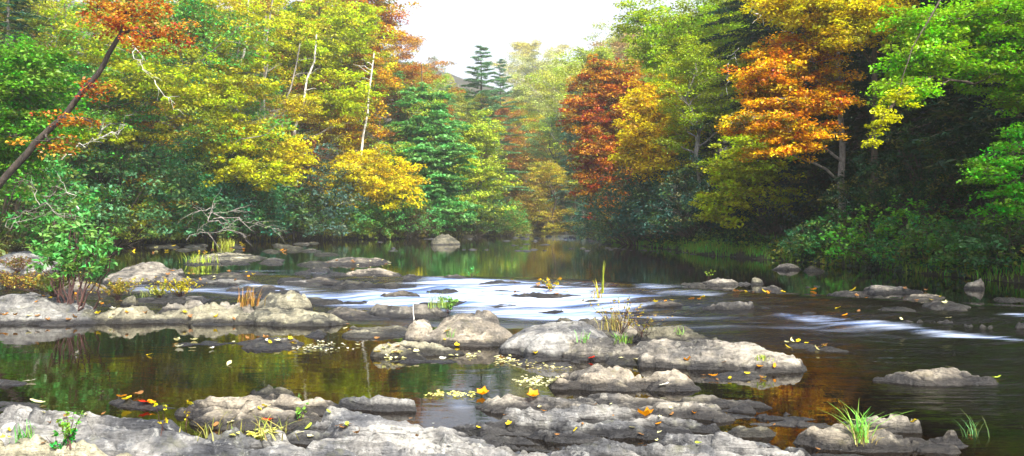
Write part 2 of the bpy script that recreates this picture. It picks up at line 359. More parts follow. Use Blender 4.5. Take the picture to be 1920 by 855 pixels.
# ------------------------------------------------------------------ rocks
SURF = []                                                # height fields, so that leaves and plants can rest on them
def rock(outline, hgt, seed, label, edge=.45, layers=.018, rough=1., tint=1., facet=.6, cat='rock', name='river_rock', group=None, base=None, top=.7, color=None, zoff=0.):
    P = np.array(outline, float); y0, y1 = P[:, 1].min(), P[:, 1].max()
    t = (y1-P[:, 1])/max(y1-y0, 1e-6); W = []
    for (px, py), tt in zip(P, t):
        zb = float(onwater(px, py)[2]) if base is None else base
        x, d = unproj(px, py, zb+hgt*top*tt); W.append((float(x), float(d)))
    W = np.array(W); lo = W.min(0); hi = W.max(0); ext = hi-lo; dist = W[:, 1].mean()
    pad = .12*min(ext)+.12; step = max(.014, dist*.0022); step = max(step, math.sqrt(ext[0]*ext[1]/26000))
    xs = np.arange(lo[0]-pad, hi[0]+pad+step, step); ys = np.arange(lo[1]-pad, hi[1]+pad+step, step)
    X, Y = np.meshgrid(xs, ys); wd = edge*min(ext)*.36; hgt = hgt*.93; layers = max(layers, .018)*min(1, hgt*6)*1.25
    sc = 1/max(.25, min(ext)*.8)
    wx = X+fbm(X*1.3*sc, Y*1.3*sc, seed+50, 3)*.3/sc*.35; wy = Y+fbm(X*1.3*sc, Y*1.3*sc, seed+60, 3)*.3/sc*.35
    sdv = polysd(W, wx, wy)+fbm(X*2.2, Y*2.8, seed, 5, .6)*.22*min(1, min(ext))*rough+.05*min(1, min(ext))
    p = np.clip(sdv/wd, 0, 1); prof = np.sqrt(1-(1-p)**2)
    low = fbm(X*sc*1.5, Y*sc*1.5, seed+1, 4)
    wlev = wz(X, Y) if base is None else np.full(X.shape, base)
    # worn facets: the rock is what a handful of tilted planes leave standing
    rn = np.random.default_rng(seed); cx, cy = W[:, 0].mean(), W[:, 1].mean(); env = np.full(X.shape, 1.12)
    for q_ in range(9):
        an = rn.random()*6.283; u = ((X-cx)*math.cos(an)/max(ext[0], .1)+(Y-cy)*math.sin(an)/max(ext[1], .1))*2
        pl = 1.0+rn.uniform(.25, .6)-u*rn.uniform(.25, 1.2); kk = .10; env = -kk*np.log(np.exp(-env/kk)+np.exp(-pl/kk))
    env = np.clip(env, .05, 1.2); fa = facet
    ca = math.cos(.16); sa = math.sin(.16); ux = (X*ca-Y*sa); uy = (X*sa+Y*ca)
    wxx = ux+.25*fbm(X*1.5, Y*1.5, seed+21, 3); wyy = uy+.25*fbm(X*1.5, Y*1.5, seed+22, 3)
    cs = 1.3/max(.3, min(1.2, ext[0]*.4)); f1, f2, cv, ct = cells(wxx*cs*.42, wyy*cs*1.5, seed+30)
    blk = ((cv-.5)*.75+ct*1.5)*sstep((f2-f1)/.10)-.45*(1-sstep((f2-f1)/.07))
    f1, f2, cv, ct = cells(wxx*cs*1.4, wyy*cs*3.6, seed+40); blk2 = ((cv-.5)*.6+ct)*sstep((f2-f1)/.15)
    z = hgt*prof*((1-fa)+fa*env)*(.9+.35*low*rough)+prof*rough*(blk*min(.085, hgt*.36)+blk2*min(.02, hgt*.10))
    z = z+prof*fbm(X*5, Y*7, seed+3, 5, .6)*.035*rough+prof*fbm(X*16, Y*20, seed+4, 3, .6)*.012
    # cracks
    cr = np.abs(fbm(X*1.1+.6*fbm(X*2, Y*2, seed+8, 3), Y*2.0, seed+7, 3)); z = z-prof*np.exp(-(cr/.022)**2)*.05*rough*min(1, hgt*5)
    if layers:
        qv = (Y*1.0+X*.34+.45*fbm(X*.7, Y*1.2, seed+11, 4))/(.30 if dist < 9 else .42)
        fr = qv-np.floor(qv); st = np.where(fr < .1, fr/.1, (1-(fr-.1)/.9))
        amp = noise(X*1.1, Y*1.6, seed+12); z = z+prof*layers*(st-.6)*(.3+1.7*amp)*1.5
        qv = (Y*.9-X*.12+.2*fbm(X*1.4, Y*2, seed+13, 3))/.11
        fr = qv-np.floor(qv); st = np.where(fr < .15, fr/.15, (1-(fr-.15)/.85)); z = z+prof*layers*.28*(st-.5)*noise(X*3, Y*3, seed+14)*1.6
    pit = sstep((fbm(ux*.9+seed, uy*3.4, seed+15, 4)-.16)/.14); z = z-pit*prof*min(.11, hgt*.55)
    z = np.where(sdv < 0, -.03+np.maximum(sdv*2.2, -.5), z-.03)
    Z = wlev+z+zoff
    keep = sdv > -.24
    n, m = X.shape; i = (np.arange(n-1)[:, None]*m+np.arange(m-1)[None]); kf = keep[:-1, :-1] & keep[1:, :-1] & keep[:-1, 1:] & keep[1:, 1:]
    Fq = np.stack([i, i+1, i+m+1, i+m], -1)[kf]
    used = np.unique(Fq); rm = np.zeros(n*m, int); rm[used] = np.arange(len(used))
    c = np.array([W[:, 0].mean(), W[:, 1].mean(), float(wlev.mean())])
    V = np.stack([X, Y, Z], -1).reshape(-1, 3)[used]-c
    o = link(name, mesh(name, V, rm[Fq], {'above_water': ('POINT', (Z-wlev).ravel()[used])}, True), ROCK, color=tuple(tint*v for v in random.Random(seed).choice([(.97, .98, .99), (.86, .93, 1.06), (.95, .98, .84), (1.0, .97, .92)]))+(1,) if color is None else color)
    o.location = c; tag(o, label, cat, group)
    SURF.append((xs[0], ys[0], step, Z)); return o
def surf(x, y):
    x = np.atleast_1d(np.asarray(x, float)); y = np.atleast_1d(np.asarray(y, float)); z = np.maximum(wz(x, y), ground(x, y))
    for x0, y0, s, Z in SURF:
        i = np.round((x-x0)/s).astype(int); j = np.round((y-y0)/s).astype(int)
        ok = (i >= 0) & (j >= 0) & (i < Z.shape[1]) & (j < Z.shape[0])
        if ok.any(): z[ok] = np.maximum(z[ok], Z[j[ok], i[ok]])
    return z
def hit(px, py):
    d = np.geomspace(4.5, 90, 900); x = (px-960)/F*d; zr = EYE-(py-HOR)/F*d
    s = surf(x, d); k = np.argmax(zr <= s) if (zr <= s).any() else len(d)-1
    return float(x[k]), float(d[k]), float(s[k])
RK = [
 # outline, height, label, options
 ([(0,768),(60,762),(130,772),(160,788),(215,812),(330,806),(385,832),(480,840),(600,838),(680,850),(700,900),(0,900)], .26, 'long pale ledge with mottled lichen across the bottom left corner', dict(layers=.04, edge=.5, tint=1.25, name='rock_ledge')),
 ([(548,800),(610,770),(700,766),(770,782),(845,795),(960,806),(1045,822),(1065,850),(1040,905),(560,905),(560,850),(600,832)], .20, 'broad pale slab at the bottom centre with wavy layered top', dict(layers=.05, edge=.35, tint=1.45, name='rock_ledge')),
 ([(800,812),(850,792),(930,775),(1020,760),(1150,766),(1260,775),(1340,792),(1345,808),(1240,822),(1130,822),(1050,826),(950,806)], .19, 'cracked pale slab behind the broad bottom slab, streaked with dark hollows', dict(layers=.06, edge=.3, tint=1.3, name='rock_ledge')),
 ([(905,745),(985,735),(1090,738),(1130,732),(1240,740),(1330,756),(1440,770),(1560,778),(1640,786),(1660,796),(1500,798),(1380,792),(1200,778),(1080,766),(930,762)], .15, 'longest slab, a low grey ridge running right from the floating leaves', dict(layers=.03, edge=.5, tint=1.25, name='rock_ledge')),
 ([(1050,845),(1140,822),(1260,812),(1390,815),(1500,826),(1512,846),(1440,862),(1500,905),(1060,905)], .18, 'pale rounded ledge at the bottom edge right of centre', dict(layers=.045, edge=.4, tint=1.3, name='rock_ledge')),
 ([(1335,795),(1380,784),(1440,780),(1475,792),(1482,812),(1420,822),(1350,815)], .17, 'squarish grey boulder between the long slab and the grass tuft', dict(edge=.7, tint=1.05)),
 ([(1478,812),(1530,795),(1590,790),(1680,794),(1790,808),(1835,826),(1800,846),(1700,850),(1600,842),(1530,838)], .16, 'dark grey slab at lower right that the grass tuft grows from', dict(layers=.03, edge=.6, tint=.95, name='rock_ledge')),
 ([(1600,792),(1640,778),(1690,782),(1740,800),(1720,812),(1630,812)], .19, 'humped rock behind the green grass tuft at lower right', dict(edge=.9, tint=1.0)),
 ([(205,745),(240,736),(320,744),(360,750),(370,768),(300,768),(225,757)], .09, 'thin wet dark slab under the big curled orange leaves', dict(edge=.8, tint=.55)),
 ([(350,765),(380,745),(450,730),(510,735),(600,742),(650,760),(640,775),(560,792),(500,803),(430,797),(370,780)], .17, 'pale grey slab left of centre with a notch of yellow leaves before it', dict(layers=.04, edge=.5, tint=1.25, name='rock_ledge')),
 ([(465,735),(500,724),(560,730),(590,742),(540,748),(480,744)], .14, 'dark humped rock on the far edge of the left pale slab', dict(edge=.8, tint=.7)),
 ([(608,752),(650,740),(730,737),(775,748),(784,768),(730,775),(650,766)], .17, 'tan oval rock with a black undercut beside the reflecting pool', dict(edge=.5, tint=1.15)),
 ([(540,800),(570,785),(620,790),(640,815),(600,830),(555,822)], .10, 'small wet rock in the leafy hollow left of the broad slab', dict(edge=.8, tint=.6)),
 ([(600,812),(640,800),(690,808),(680,826),(620,828)], .12, 'brown block of rock at the left end of the broad slab', dict(edge=.6, tint=.7)),
 ([(-40,750),(60,746),(122,754),(85,768),(-40,772)], .05, 'flat bluish wet slab at the far left beside the pool', dict(edge=.7, tint=.9)),
 ([(-40,712),(0,706),(62,714),(45,722),(0,728),(-40,728)], .05, 'small wet slab with one white leaf at the left picture edge', dict(edge=.7, tint=.6)),
 ([(-20,812),(15,800),(40,815),(30,850),(-20,855)], .26, 'dark round cobble at the bottom left corner', dict(edge=.9, tint=.6)),
 ([(-30,845),(60,832),(150,838),(260,850),(260,900),(-30,900)], .30, 'pale flat rock in the very bottom left corner before the ledge', dict(edge=.4, tint=1.4)),
 ([(1038,708),(1062,688),(1120,683),(1180,700),(1230,707),(1285,706),(1305,722),(1260,734),(1110,730),(1050,722)], .23, 'pale grey slab with a blue wet flank between the long slab and the boulders', dict(edge=.5, tint=1.45)),
 ([(932,645),(946,618),(990,602),(1050,598),(1105,610),(1150,640),(1175,662),(1130,674),(1050,668),(985,664)], .42, 'largest boulder in the middle, domed grey and speckled', dict(edge=.95, tint=1.1, rough=.8, name='boulder')),
 ([(1040,650),(1090,628),(1150,640),(1180,665),(1120,677),(1060,668)], .26, 'lower hump against the right side of the largest boulder', dict(edge=.9, tint=1.0, name='boulder')),
 ([(800,640),(812,606),(850,592),(900,590),(940,606),(957,628),(930,645),(870,648)], .36, 'blocky tan boulder left of the largest boulder', dict(edge=.55, tint=1.15, rough=.8, name='boulder')),
 ([(680,660),(715,640),(765,634),(805,640),(870,655),(872,668),(800,672),(700,666)], .20, 'low tan rock below the blocky boulder on the pool edge', dict(edge=.8, tint=1.1)),
 ([(760,640),(772,605),(800,600),(812,630),(800,645)], .26, 'narrow pillar of rock with the white stick behind it', dict(edge=.6, tint=1.2)),
 ([(640,628),(680,610),(760,604),(785,615),(740,628),(670,632)], .12, 'flat grey slab left of the blocky boulder', dict(edge=.5, tint=1.1)),
 ([(1170,655),(1200,632),(1290,636),(1360,642),(1420,655),(1460,672),(1550,690),(1500,699),(1420,690),(1300,688),(1200,680)], .27, 'long tan whaleback rock right of the largest boulder', dict(edge=.6, layers=.02, tint=1.2, name='boulder')),
 ([(1075,605),(1130,594),(1195,606),(1215,632),(1150,640),(1100,625)], .30, 'dark speckled rock with dry weeds behind the largest boulder', dict(edge=.8, tint=.7, name='boulder')),
 ([(1185,630),(1235,612),(1300,622),(1350,638),(1290,645),(1200,645)], .22, 'dark rough rock behind the long whaleback rock', dict(edge=.7, tint=.6)),
 ([(938,674),(1000,662),(1060,668),(1112,682),(1060,692),(960,686)], .05, 'smooth bluish wet slab at the foot of the largest boulder', dict(edge=.6, tint=1.0)),
 ([(1310,706),(1380,692),(1450,690),(1458,700),(1420,712),(1330,716)], .06, 'wet slab sprinkled with yellow leaves below the whaleback rock', dict(edge=.7, tint=.8)),
 ([(690,586),(705,573),(760,568),(800,576),(850,582),(840,594),(720,595)], .21, 'olive brown rock standing at the edge of the white water', dict(edge=.8, tint=.8)),
 ([(605,592),(622,577),(660,576),(695,590),(730,598),(660,600)], .15, 'small pointed olive rock left of the one at the edge of the foam', dict(edge=.9, tint=.75)),
 ([(-60,560),(0,545),(50,540),(110,556),(170,572),(180,606),(0,610),(-60,610)], .42, 'high grey ledge at the left edge below the green sapling', dict(edge=.5, tint=.95, name='rock_ledge')),
 ([(150,585),(230,576),(300,580),(330,572),(400,576),(460,592),(480,604),(400,606),(160,606)], .30, 'long smooth ledge along the back of the left pool', dict(edge=.5, tint=1.05, name='rock_ledge')),
 ([(280,575),(340,562),(400,572),(380,584),(300,586)], .30, 'rounded rock under the yellow weeds on the left bar', dict(edge=.9, tint=1.1)),
 ([(470,575),(505,548),(545,541),(562,556),(575,578),(520,586)], .42, 'upright pointed boulder left of the white water', dict(edge=.8, tint=1.1, name='boulder')),
 ([(450,598),(500,578),(560,576),(600,592),(640,603),(600,611),(500,608)], .28, 'sloping tan rock before the upright boulder at the pool', dict(edge=.8, tint=1.1, name='boulder')),
 ([(395,592),(430,570),(480,575),(480,594),(420,600)], .32, 'grey rock tucked beside the brown dry grass', dict(edge=.8, tint=.85)),
 ([(440,634),(500,624),(545,634),(555,648),(500,656),(450,648)], .10, 'flat topped rock alone in the left pool', dict(edge=.6, tint=.9)),
 ([(320,642),(360,634),(420,638),(445,643),(400,650),(340,650)], .045, 'thin dark slab strewn with leaves in the left pool', dict(edge=.7, tint=.5)),
 ([(570,628),(585,614),(612,616),(616,632),(585,634)], .12, 'small brown rock beside the brown shallows', dict(edge=.9, tint=.6)),
 ([(715,553),(735,543),(775,542),(788,552),(780,560),(725,559)], .15, 'dark rock alone in the middle of the white water', dict(edge=.9, tint=.6)),
 ([(785,566),(830,558),(882,564),(850,573),(800,572)], .09, 'low dark rock below the lone rock in the white water', dict(edge=.8, tint=.6)),
 ([(908,572),(945,567),(978,573),(930,577)], .06, 'flat sliver of rock at the lower part of the white water', dict(edge=.8, tint=.6)),
 ([(545,526),(600,516),(640,522),(630,534),(570,533)], .14, 'dark wet rock at the upper left of the rapids', dict(edge=.9, tint=.5)),
 ([(620,530),(660,519),(700,526),(745,534),(740,542),(650,540)], .14, 'dark speckled rock above the lone rock in the white water', dict(edge=.9, tint=.5)),
 ([(635,514),(690,501),(735,505),(755,518),(700,524),(645,520)], .18, 'yellowish domed rock at the brink of the rapids', dict(edge=.7, tint=1.15)),
 ([(745,520),(775,512),(800,520),(770,528)], .10, 'small grey rock right of the yellowish domed rock', dict(edge=.9, tint=.8)),
 ([(598,492),(640,483),(690,486),(712,480),(738,492),(700,498),(620,497)], .17, 'narrow double humped rock alone in the dark upper pool', dict(edge=.8, tint=.95)),
 ([(-50,520),(-20,480),(30,466),(80,474),(100,500),(60,520)], .50, 'pale bank rock at the left edge behind the sapling', dict(edge=.6, tint=1.2, name='boulder')),
 ([(195,530),(225,500),(262,490),(330,500),(362,518),(320,534),(240,536)], .42, 'big bank rock with a steep face right of the sapling', dict(edge=.6, tint=.95, name='boulder')),
 ([(300,530),(370,514),(440,520),(478,530),(420,538),(320,538)], .16, 'dark leafy slab running from the bank rock to the rapids', dict(edge=.7, tint=.55)),
 ([(335,492),(385,474),(450,470),(498,480),(480,490),(380,497)], .16, 'long flat pale slab with leaves at upper left', dict(edge=.5, tint=1.1, name='rock_ledge')),
 ([(495,487),(515,479),(532,485),(518,494)], .13, 'small round rock at the end of the long flat slab', dict(edge=.9, tint=1.0)),
 ([(150,560),(190,545),(250,548),(262,566),(200,575)], .38, 'brown rock at the foot of the green sapling', dict(edge=.8, tint=.7)),
 ([(240,556),(330,548),(410,556),(380,566),(260,564)], .14, 'low slab behind the yellow weeds on the left bar', dict(edge=.6, tint=.8)),
 ([(60,530),(130,512),(200,520),(180,545),(80,550)], .35, 'shaded rock between the sapling stems', dict(edge=.8, tint=.7)),
 ([(440,540),(500,532),(550,540),(500,548)], .09, 'low bluish wet rock at the left side of the white water', dict(edge=.8, tint=.6)),
 ([(818,520),(855,513),(882,519),(850,526)], .10, 'small mossy rock carrying a leafy sprig in the rapids', dict(edge=.9, tint=.7)),
 ([(905,528),(945,522),(985,528),(950,535)], .09, 'grey rock at the brink near the middle of the rapids', dict(edge=.9, tint=.75)),
 ([(975,538),(1010,529),(1038,531),(1030,539),(1000,542)], .09, 'reddish rock heaped with brown leaves at the brink', dict(edge=.9, color=(.75, .42, .3, 1))),
 ([(955,552),(1000,544),(1050,546),(1090,555),(1050,560),(990,557)], .11, 'dark rock with a crest of yellow leaves amid the foam', dict(edge=.9, tint=.5)),
 ([(1080,560),(1130,556),(1180,562),(1130,568)], .08, 'low dark rock under the tall yellow stem in the foam', dict(edge=.9, tint=.55)),
 ([(1275,531),(1300,524),(1335,526),(1330,535),(1290,536)], .10, 'leftmost low slab of the pale row before the grassy bank', dict(edge=.7, tint=1.1)),
 ([(1322,530),(1340,521),(1375,521),(1385,531),(1350,536)], .16, 'second pale block of the row before the grassy bank', dict(edge=.5, tint=1.2)),
 ([(1376,531),(1385,521),(1408,521),(1412,530),(1390,534)], .16, 'middle pale block of the row before the grassy bank', dict(edge=.5, tint=1.2)),
 ([(1405,532),(1410,522),(1428,522),(1433,534),(1415,536)], .16, 'squarest pale block at the right end of the row', dict(edge=.4, tint=1.25)),
 ([(1422,542),(1442,532),(1462,536),(1464,544),(1440,547)], .13, 'rounded pale rock just below the end of the row', dict(edge=.9, tint=1.1)),
 ([(1205,571),(1240,560),(1310,560),(1320,574),(1260,578)], .14, 'dark rock carpeted with yellow leaves on the right rapids', dict(edge=.8, tint=.5)),
 ([(1305,574),(1320,558),(1370,556),(1405,563),(1412,577),(1350,581)], .19, 'grey block joined to the leaf carpeted rock in the rapids', dict(edge=.5, tint=.95)),
 ([(1405,574),(1430,566),(1460,574),(1455,584),(1420,584)], .08, 'wet bluish rock where the stream bends over the drop', dict(edge=.9, tint=.5)),
 ([(1545,550),(1580,541),(1620,544),(1625,552),(1580,556)], .09, 'flat pale rock with a yellow leaf in the right stream', dict(edge=.7, tint=1.2)),
 ([(1610,545),(1650,532),(1700,538),(1728,546),(1700,553),(1640,553)], .14, 'largest pale slab of the right stream, long and low', dict(edge=.6, tint=1.3)),
 ([(1632,557),(1650,551),(1666,556),(1655,562)], .06, 'small pale stone before the largest slab of the right stream', dict(edge=.9, tint=1.2)),
 ([(1690,560),(1730,548),(1765,552),(1755,560),(1710,566)], .10, 'tan slab right of the largest one in the right stream', dict(edge=.7, tint=1.15)),
 ([(1735,566),(1780,560),(1820,572),(1800,577),(1750,573)], .07, 'broken bluish slab with orange leaves in the right stream', dict(edge=.7, tint=1.1)),
 ([(1505,540),(1520,532),(1535,533),(1540,541)], .06, 'small bluish stone between the pale row and right stream slabs', dict(edge=.9, tint=1.1)),
 ([(1450,503),(1465,495),(1490,495),(1498,503),(1470,507)], .20, 'white rounded stone mirrored under the grassy bank', dict(edge=.9, tint=1.5)),
 ([(1503,504),(1525,497),(1546,502),(1535,510),(1512,510)], .22, 'dark leafy stone beside the white mirrored stone', dict(edge=.9, tint=.5)),
 ([(1803,536),(1825,524),(1845,530),(1850,542),(1815,543)], .26, 'light grey boulder below the bank shrubs at the right edge', dict(edge=.9, tint=1.2, name='boulder')),
 ([(1672,596),(1700,584),(1755,582),(1785,592),(1770,605),(1700,604)], .13, 'blue grey rock with orange leaves at the right end of the drop', dict(edge=.7, tint=.8)),
 ([(1810,602),(1850,590),(1930,592),(1990,602),(1930,612),(1840,613)], .13, 'layered bluish slab at the right edge below the drop', dict(edge=.5, tint=.9, name='rock_ledge')),
 ([(1640,706),(1700,696),(1750,691),(1820,699),(1874,713),(1800,721),(1720,718)], .13, 'lone arched slab in the dark water at the right', dict(edge=.8, tint=1.05)),
 ([(1465,647),(1500,638),(1545,646),(1592,655),(1520,658)], .055, 'low slab heaped with yellow leaves in the dark right water', dict(edge=.8, tint=.55)),
 ([(812,458),(817,442),(838,437),(850,446),(862,455),(835,459)], .62, 'big leaning boulder on the far shore', dict(edge=.8, tint=.6, name='boulder', top=.9)),
 ([(360,520),(420,513),(470,520),(430,527)], .10, 'thin shelf with leaves above the left end of the rapids', dict(tint=.6)),
 ([(470,545),(520,540),(575,548),(530,556),(480,553)], .07, 'dark ripple washed slab left of the upright boulder tip', dict(tint=.5)),
 ([(560,560),(600,553),(640,562),(610,570)], .09, 'small black rock right of the upright boulder in the foam', dict(tint=.45)),
 ([(690,532),(740,527),(790,536),(830,541),(760,543)], .07, 'line of black rock trailing through the upper foam', dict(tint=.4)),
 ([(860,545),(930,541),(990,548),(920,551)], .05, 'thin black shelf in the centre of the foam', dict(tint=.45)),
 ([(340,602),(420,598),(480,604),(440,612),(360,611)], .06, 'flat wet shelf at the foot of the left ledge', dict(tint=.7)),
 ([(0,603),(70,598),(160,602),(120,611),(0,612)], .10, 'wet shelf with a bright leaf row at the far left ledge foot', dict(tint=.7)),
 ([(520,652),(590,645),(650,648),(600,658),(540,659)], .035, 'thin dark slab under the whitish washed leaves', dict(tint=.5)),
 ([(690,676),(780,668),(880,672),(870,680),(760,683)], .05, 'dark wet lip of rock below the low tan rock', dict(tint=.45)),
 ([(1130,668),(1240,672),(1310,684),(1230,689),(1140,680)], .07, 'dark undercut shelf at the foot of the whaleback rock', dict(tint=.5)),
 ([(1240,740),(1330,742),(1400,752),(1460,766),(1380,764),(1280,754)], .08, 'narrow dark shelf behind the long slab', dict(tint=.7, layers=.04)),
 ([(1380,772),(1500,770),(1600,782),(1500,789),(1400,784)], .08, 'bluish sliver of slab behind the squarish boulder', dict(tint=.9)),
 ([(1500,845),(1600,842),(1700,852),(1680,880),(1520,880)], .06, 'dark wet ledge at the bottom edge before the tuft slab', dict(tint=.5)),
 ([(1640,575),(1680,570),(1720,578),(1680,584)], .07, 'black rock at the lip of the right drop', dict(tint=.45)),
 ([(1480,590),(1510,582),(1545,590),(1510,596)], .06, 'black nub of rock splitting the right drop', dict(tint=.45)),
 ([(1850,560),(1900,553),(1950,560),(1900,568)], .07, 'dark flat stone at the right edge above the drop', dict(tint=.6)),
 ([(1040,600),(1080,594),(1110,604),(1060,610)], .16, 'dark shoulder of rock between the largest boulder and the weeds rock', dict(tint=.6)),
 ([(230,545),(270,538),(330,542),(300,552)], .16, 'brown rock behind the drooping pale grass', dict(tint=.7)),
 ([(640,560),(670,554),(705,560),(675,567)], .10, 'small dark wedge of rock left in the foam below the black rock line', dict(tint=.5)),
 ([(850,585),(885,581),(915,587),(880,591)], .07, 'small dark rock awash behind the blocky tan boulder', dict(tint=.5)),
 ([(1000,580),(1045,576),(1080,582),(1040,587)], .07, 'dark sliver of rock in the foam above the largest boulder', dict(tint=.5)),
 ([(1110,585),(1150,579),(1185,585),(1150,590)], .08, 'dark streaked rock in the foam above the dry weeds', dict(tint=.5)),
 ([(1180,548),(1215,543),(1245,549),(1210,554)], .08, 'dark rock at the right end of the brink', dict(tint=.5)),
 ([(800,545),(830,540),(860,546),(830,550)], .07, 'small black rock right of the lone rock in the white water', dict(tint=.5)),
 ([(1075,545),(1110,539),(1140,545),(1105,550)], .08, 'speckled rock right of the crest of yellow leaves', dict(tint=.6)),
]
for i, (ol, h, lab, kw) in enumerate(RK): rock(ol, h, 100+i*7, lab, **kw)
# thin shelves and cobbles, nothing tells them apart one by one
rr = random.Random(4)
for k in range(26):
    px = rr.uniform(250, 590); py = rr.uniform(455, 472); wpx = rr.uniform(14, 45); hp = wpx*.12+1
    if px+wpx > 600: continue
    rock([(px, py), (px+wpx*.4, py-hp), (px+wpx, py), (px+wpx*.6, py+hp)], .10, 900+k, 'thin flat rock shelf at water level before the left bank bushes', edge=.6, tint=rr.uniform(.6, 1.1), name='rock_shelf', group='thin rock shelves before the left bank')
for k in range(46):
    a = rr.random(); py = 447+rr.random()**1.5*24; px = rr.uniform(690, 1150)
    if rr.random() < .4: px = rr.uniform(960, 1150); py = rr.uniform(455, 470)
    wpx = rr.uniform(8, 26); hp = 1.3
    rock([(px, py), (px+wpx*.4, py-hp), (px+wpx, py), (px+wpx*.6, py+hp*.7)], .09, 1000+k, 'small flat stone barely above the water in the far pool', edge=.7, color=(1.3, 1.4, 1.7, 1), name='river_stone', group='small stones in the far pool')  # bright blue tint stands in for sky reflected off the stones
for k in range(30):
    px = rr.uniform(960, 1115); py = rr.uniform(434, 447); wpx = rr.uniform(6, 16); hp = 1.5
    rock([(px, py), (px+wpx*.4, py-hp), (px+wpx, py), (px+wpx*.6, py+hp)], .16, 1100+k, 'grey stone in the far riffle where the river bends away', edge=.9, tint=rr.uniform(.3, .8), name='river_stone', group='stones in the far riffle')
for k in range(30):
    px = rr.uniform(1120, 1420); py = 463+(px-1120)*.062+rr.uniform(-1, 4); wpx = rr.uniform(6, 18)
    rock([(px, py), (px+wpx*.4, py-1.5), (px+wpx, py), (px+wpx*.6, py+1.5)], .065, 1200+k, 'shore cobble along the waterline of the grassy bank', edge=.9, tint=rr.uniform(.3, .7), name='river_stone', group='cobbles along the grassy bank')

for k in range(34):
    py = rr.uniform(474, 546); lo_, hi_ = (330, 600) if py < 500 else (380, 640); px = rr.uniform(lo_, hi_); s_ = (py-HOR)/80; wpx = rr.uniform(22, 62)*s_**.7; hp = wpx*.10+1.5
    rock([(px, py), (px+wpx*.3, py-hp), (px+wpx*.75, py-hp*.8), (px+wpx, py), (px+wpx*.6, py+hp)], rr.uniform(.05, .11), 1400+k, 'low broken slab between the left bank and the rapids', edge=.5, tint=rr.choice([.5, .6, .8, 1.1]), name='rock_shelf', group='broken slabs left of the rapids')
# ------------------------------------------------------------------ trees
def bez(a, b, sag, rng, n=6, wob=.06):
    a = np.asarray(a, float); b = np.asarray(b, float); t = np.linspace(0, 1, n)[:, None]; L = np.linalg.norm(b-a)
    p = a+(b-a)*t; p[:, 2] += sag*4*(t*(1-t))[:, 0]*L; p[1:-1] += rng.normal(size=(n-2, 3))*wob*L*.5
    return p
def broad(seed, H, Rr, base, nl, leafL, per, flat=.16, spray=.95, k=26):
    """a broadleaved tree: tapered trunk, limbs, twigs, sprays of leaves in loose tiers"""
    rng = np.random.default_rng(seed); W = Wood(); C = []; AX = []
    top = np.array([rng.normal()*.05*H, rng.normal()*.05*H, H*.93])
    T = bez((0, 0, -.6), top, 0, rng, 9, .05); W.tube(T, H*.016, H*.003, 7)
    for i in range(k):
        f = base+(1-base)*((i+.5)/k)**.85*.97; pt = T[min(int(f*8), 7)]+(T[min(int(f*8)+1, 8)]-T[min(int(f*8), 7)])*(f*8-int(f*8))
        az = i*2.4+rng.normal()*.35; u = (f-base)/(1-base)
        L = Rr*(.45+.75*math.sin(math.pi*min(1, u*.85+.18))**.9)*rng.uniform(.7, 1.2)*(1 if u < .8 else .65)
        el = R(rng.uniform(8, 34)+u*26)
        e = pt+np.array([math.cos(az)*math.cos(el), math.sin(az)*math.cos(el), math.sin(el)])*L
        P = bez(pt, e, .06, rng, 6, .07); W.tube(P, H*.005*(1.25-u), .008, 5)
        ax = e-pt
        for j in range(nl):
            s = .28+.72*(j+rng.random())/nl; q = P[0]+0; a = s*5; ii = min(int(a), 4); q = P[ii]+(P[ii+1]-P[ii])*(a-ii)
            sa = az+(1 if j % 2 else -1)*rng.uniform(.5, 1.25); sl = L*rng.uniform(.14, .38)*(1.25-s)*1.5
            e2 = q+np.array([math.cos(sa), math.sin(sa), rng.uniform(-.25, .35)])*sl
            W.tube(bez(q, e2, .04, rng, 4), .014, .005, 3)
            C.append(e2); AX.append(e2-q); C.append((q+e2)/2); AX.append(e2-q)
        C.append(e); AX.append(ax)
    C = np.array(C)+rng.normal(size=(len(C), 3))*np.array([.2, .2, .12]); AX = np.array(AX)
    AX /= np.linalg.norm(AX, axis=1)[:, None]+1e-6
    return W.mesh('trunk'), leafmesh('crown', [leaves(C, (spray, spray, spray*flat*2.0), per, leafL, leafL*.62, .5, rng, .12, AX)])
def conifer(seed, H, Rr, base, k, per, droop=.2, upturn=0., gap=0., nl=.30):
    rng = np.random.default_rng(seed); W = Wood(); C = []; AX = []
    T = bez((0, 0, -.6), (rng.normal()*.1, rng.normal()*.1, H), 0, rng, 9, .01); W.tube(T, H*.013, .02, 7)
    for i in range(k):
        u = (i+rng.random()*.6)/k; z = H*(base+(1-base)*u); az = i*2.4+rng.normal()*.4
        L = Rr*(1-u)**.75*rng.uniform(.62, 1.12)+.25
        if gap and rng.random() < gap: continue
        e = np.array([math.cos(az)*L, math.sin(az)*L, z-droop*L+upturn*L*(u)])
        P = bez((0, 0, z), e, .05, rng, 5, .03); W.tube(P, .035*(1.3-u), .006, 4)
        nn = max(3, int(L*3.4))
        for j in range(nn):
            s = (j+.6)/nn; q = P[0]+(P[-1]-P[0])*s+np.array([0, 0, .05*4*s*(1-s)*L])
            wdt = L*.36*(1.08-s)+.08
            for sg in (-1, 1):
                d = np.array([-math.sin(az)*sg*wdt+math.cos(az)*wdt*.6, math.cos(az)*sg*wdt+math.sin(az)*wdt*.6, -.12*wdt])
                C.append(q+d*.55); AX.append(d)
    C = np.array(C); AX = np.array(AX); AX /= np.linalg.norm(AX, axis=1)[:, None]+1e-6
    return W.mesh('trunk'), leafmesh('crown', [leaves(C, (.34, .34, .06), per, nl, nl*.22, .35, rng, .35, AX)])
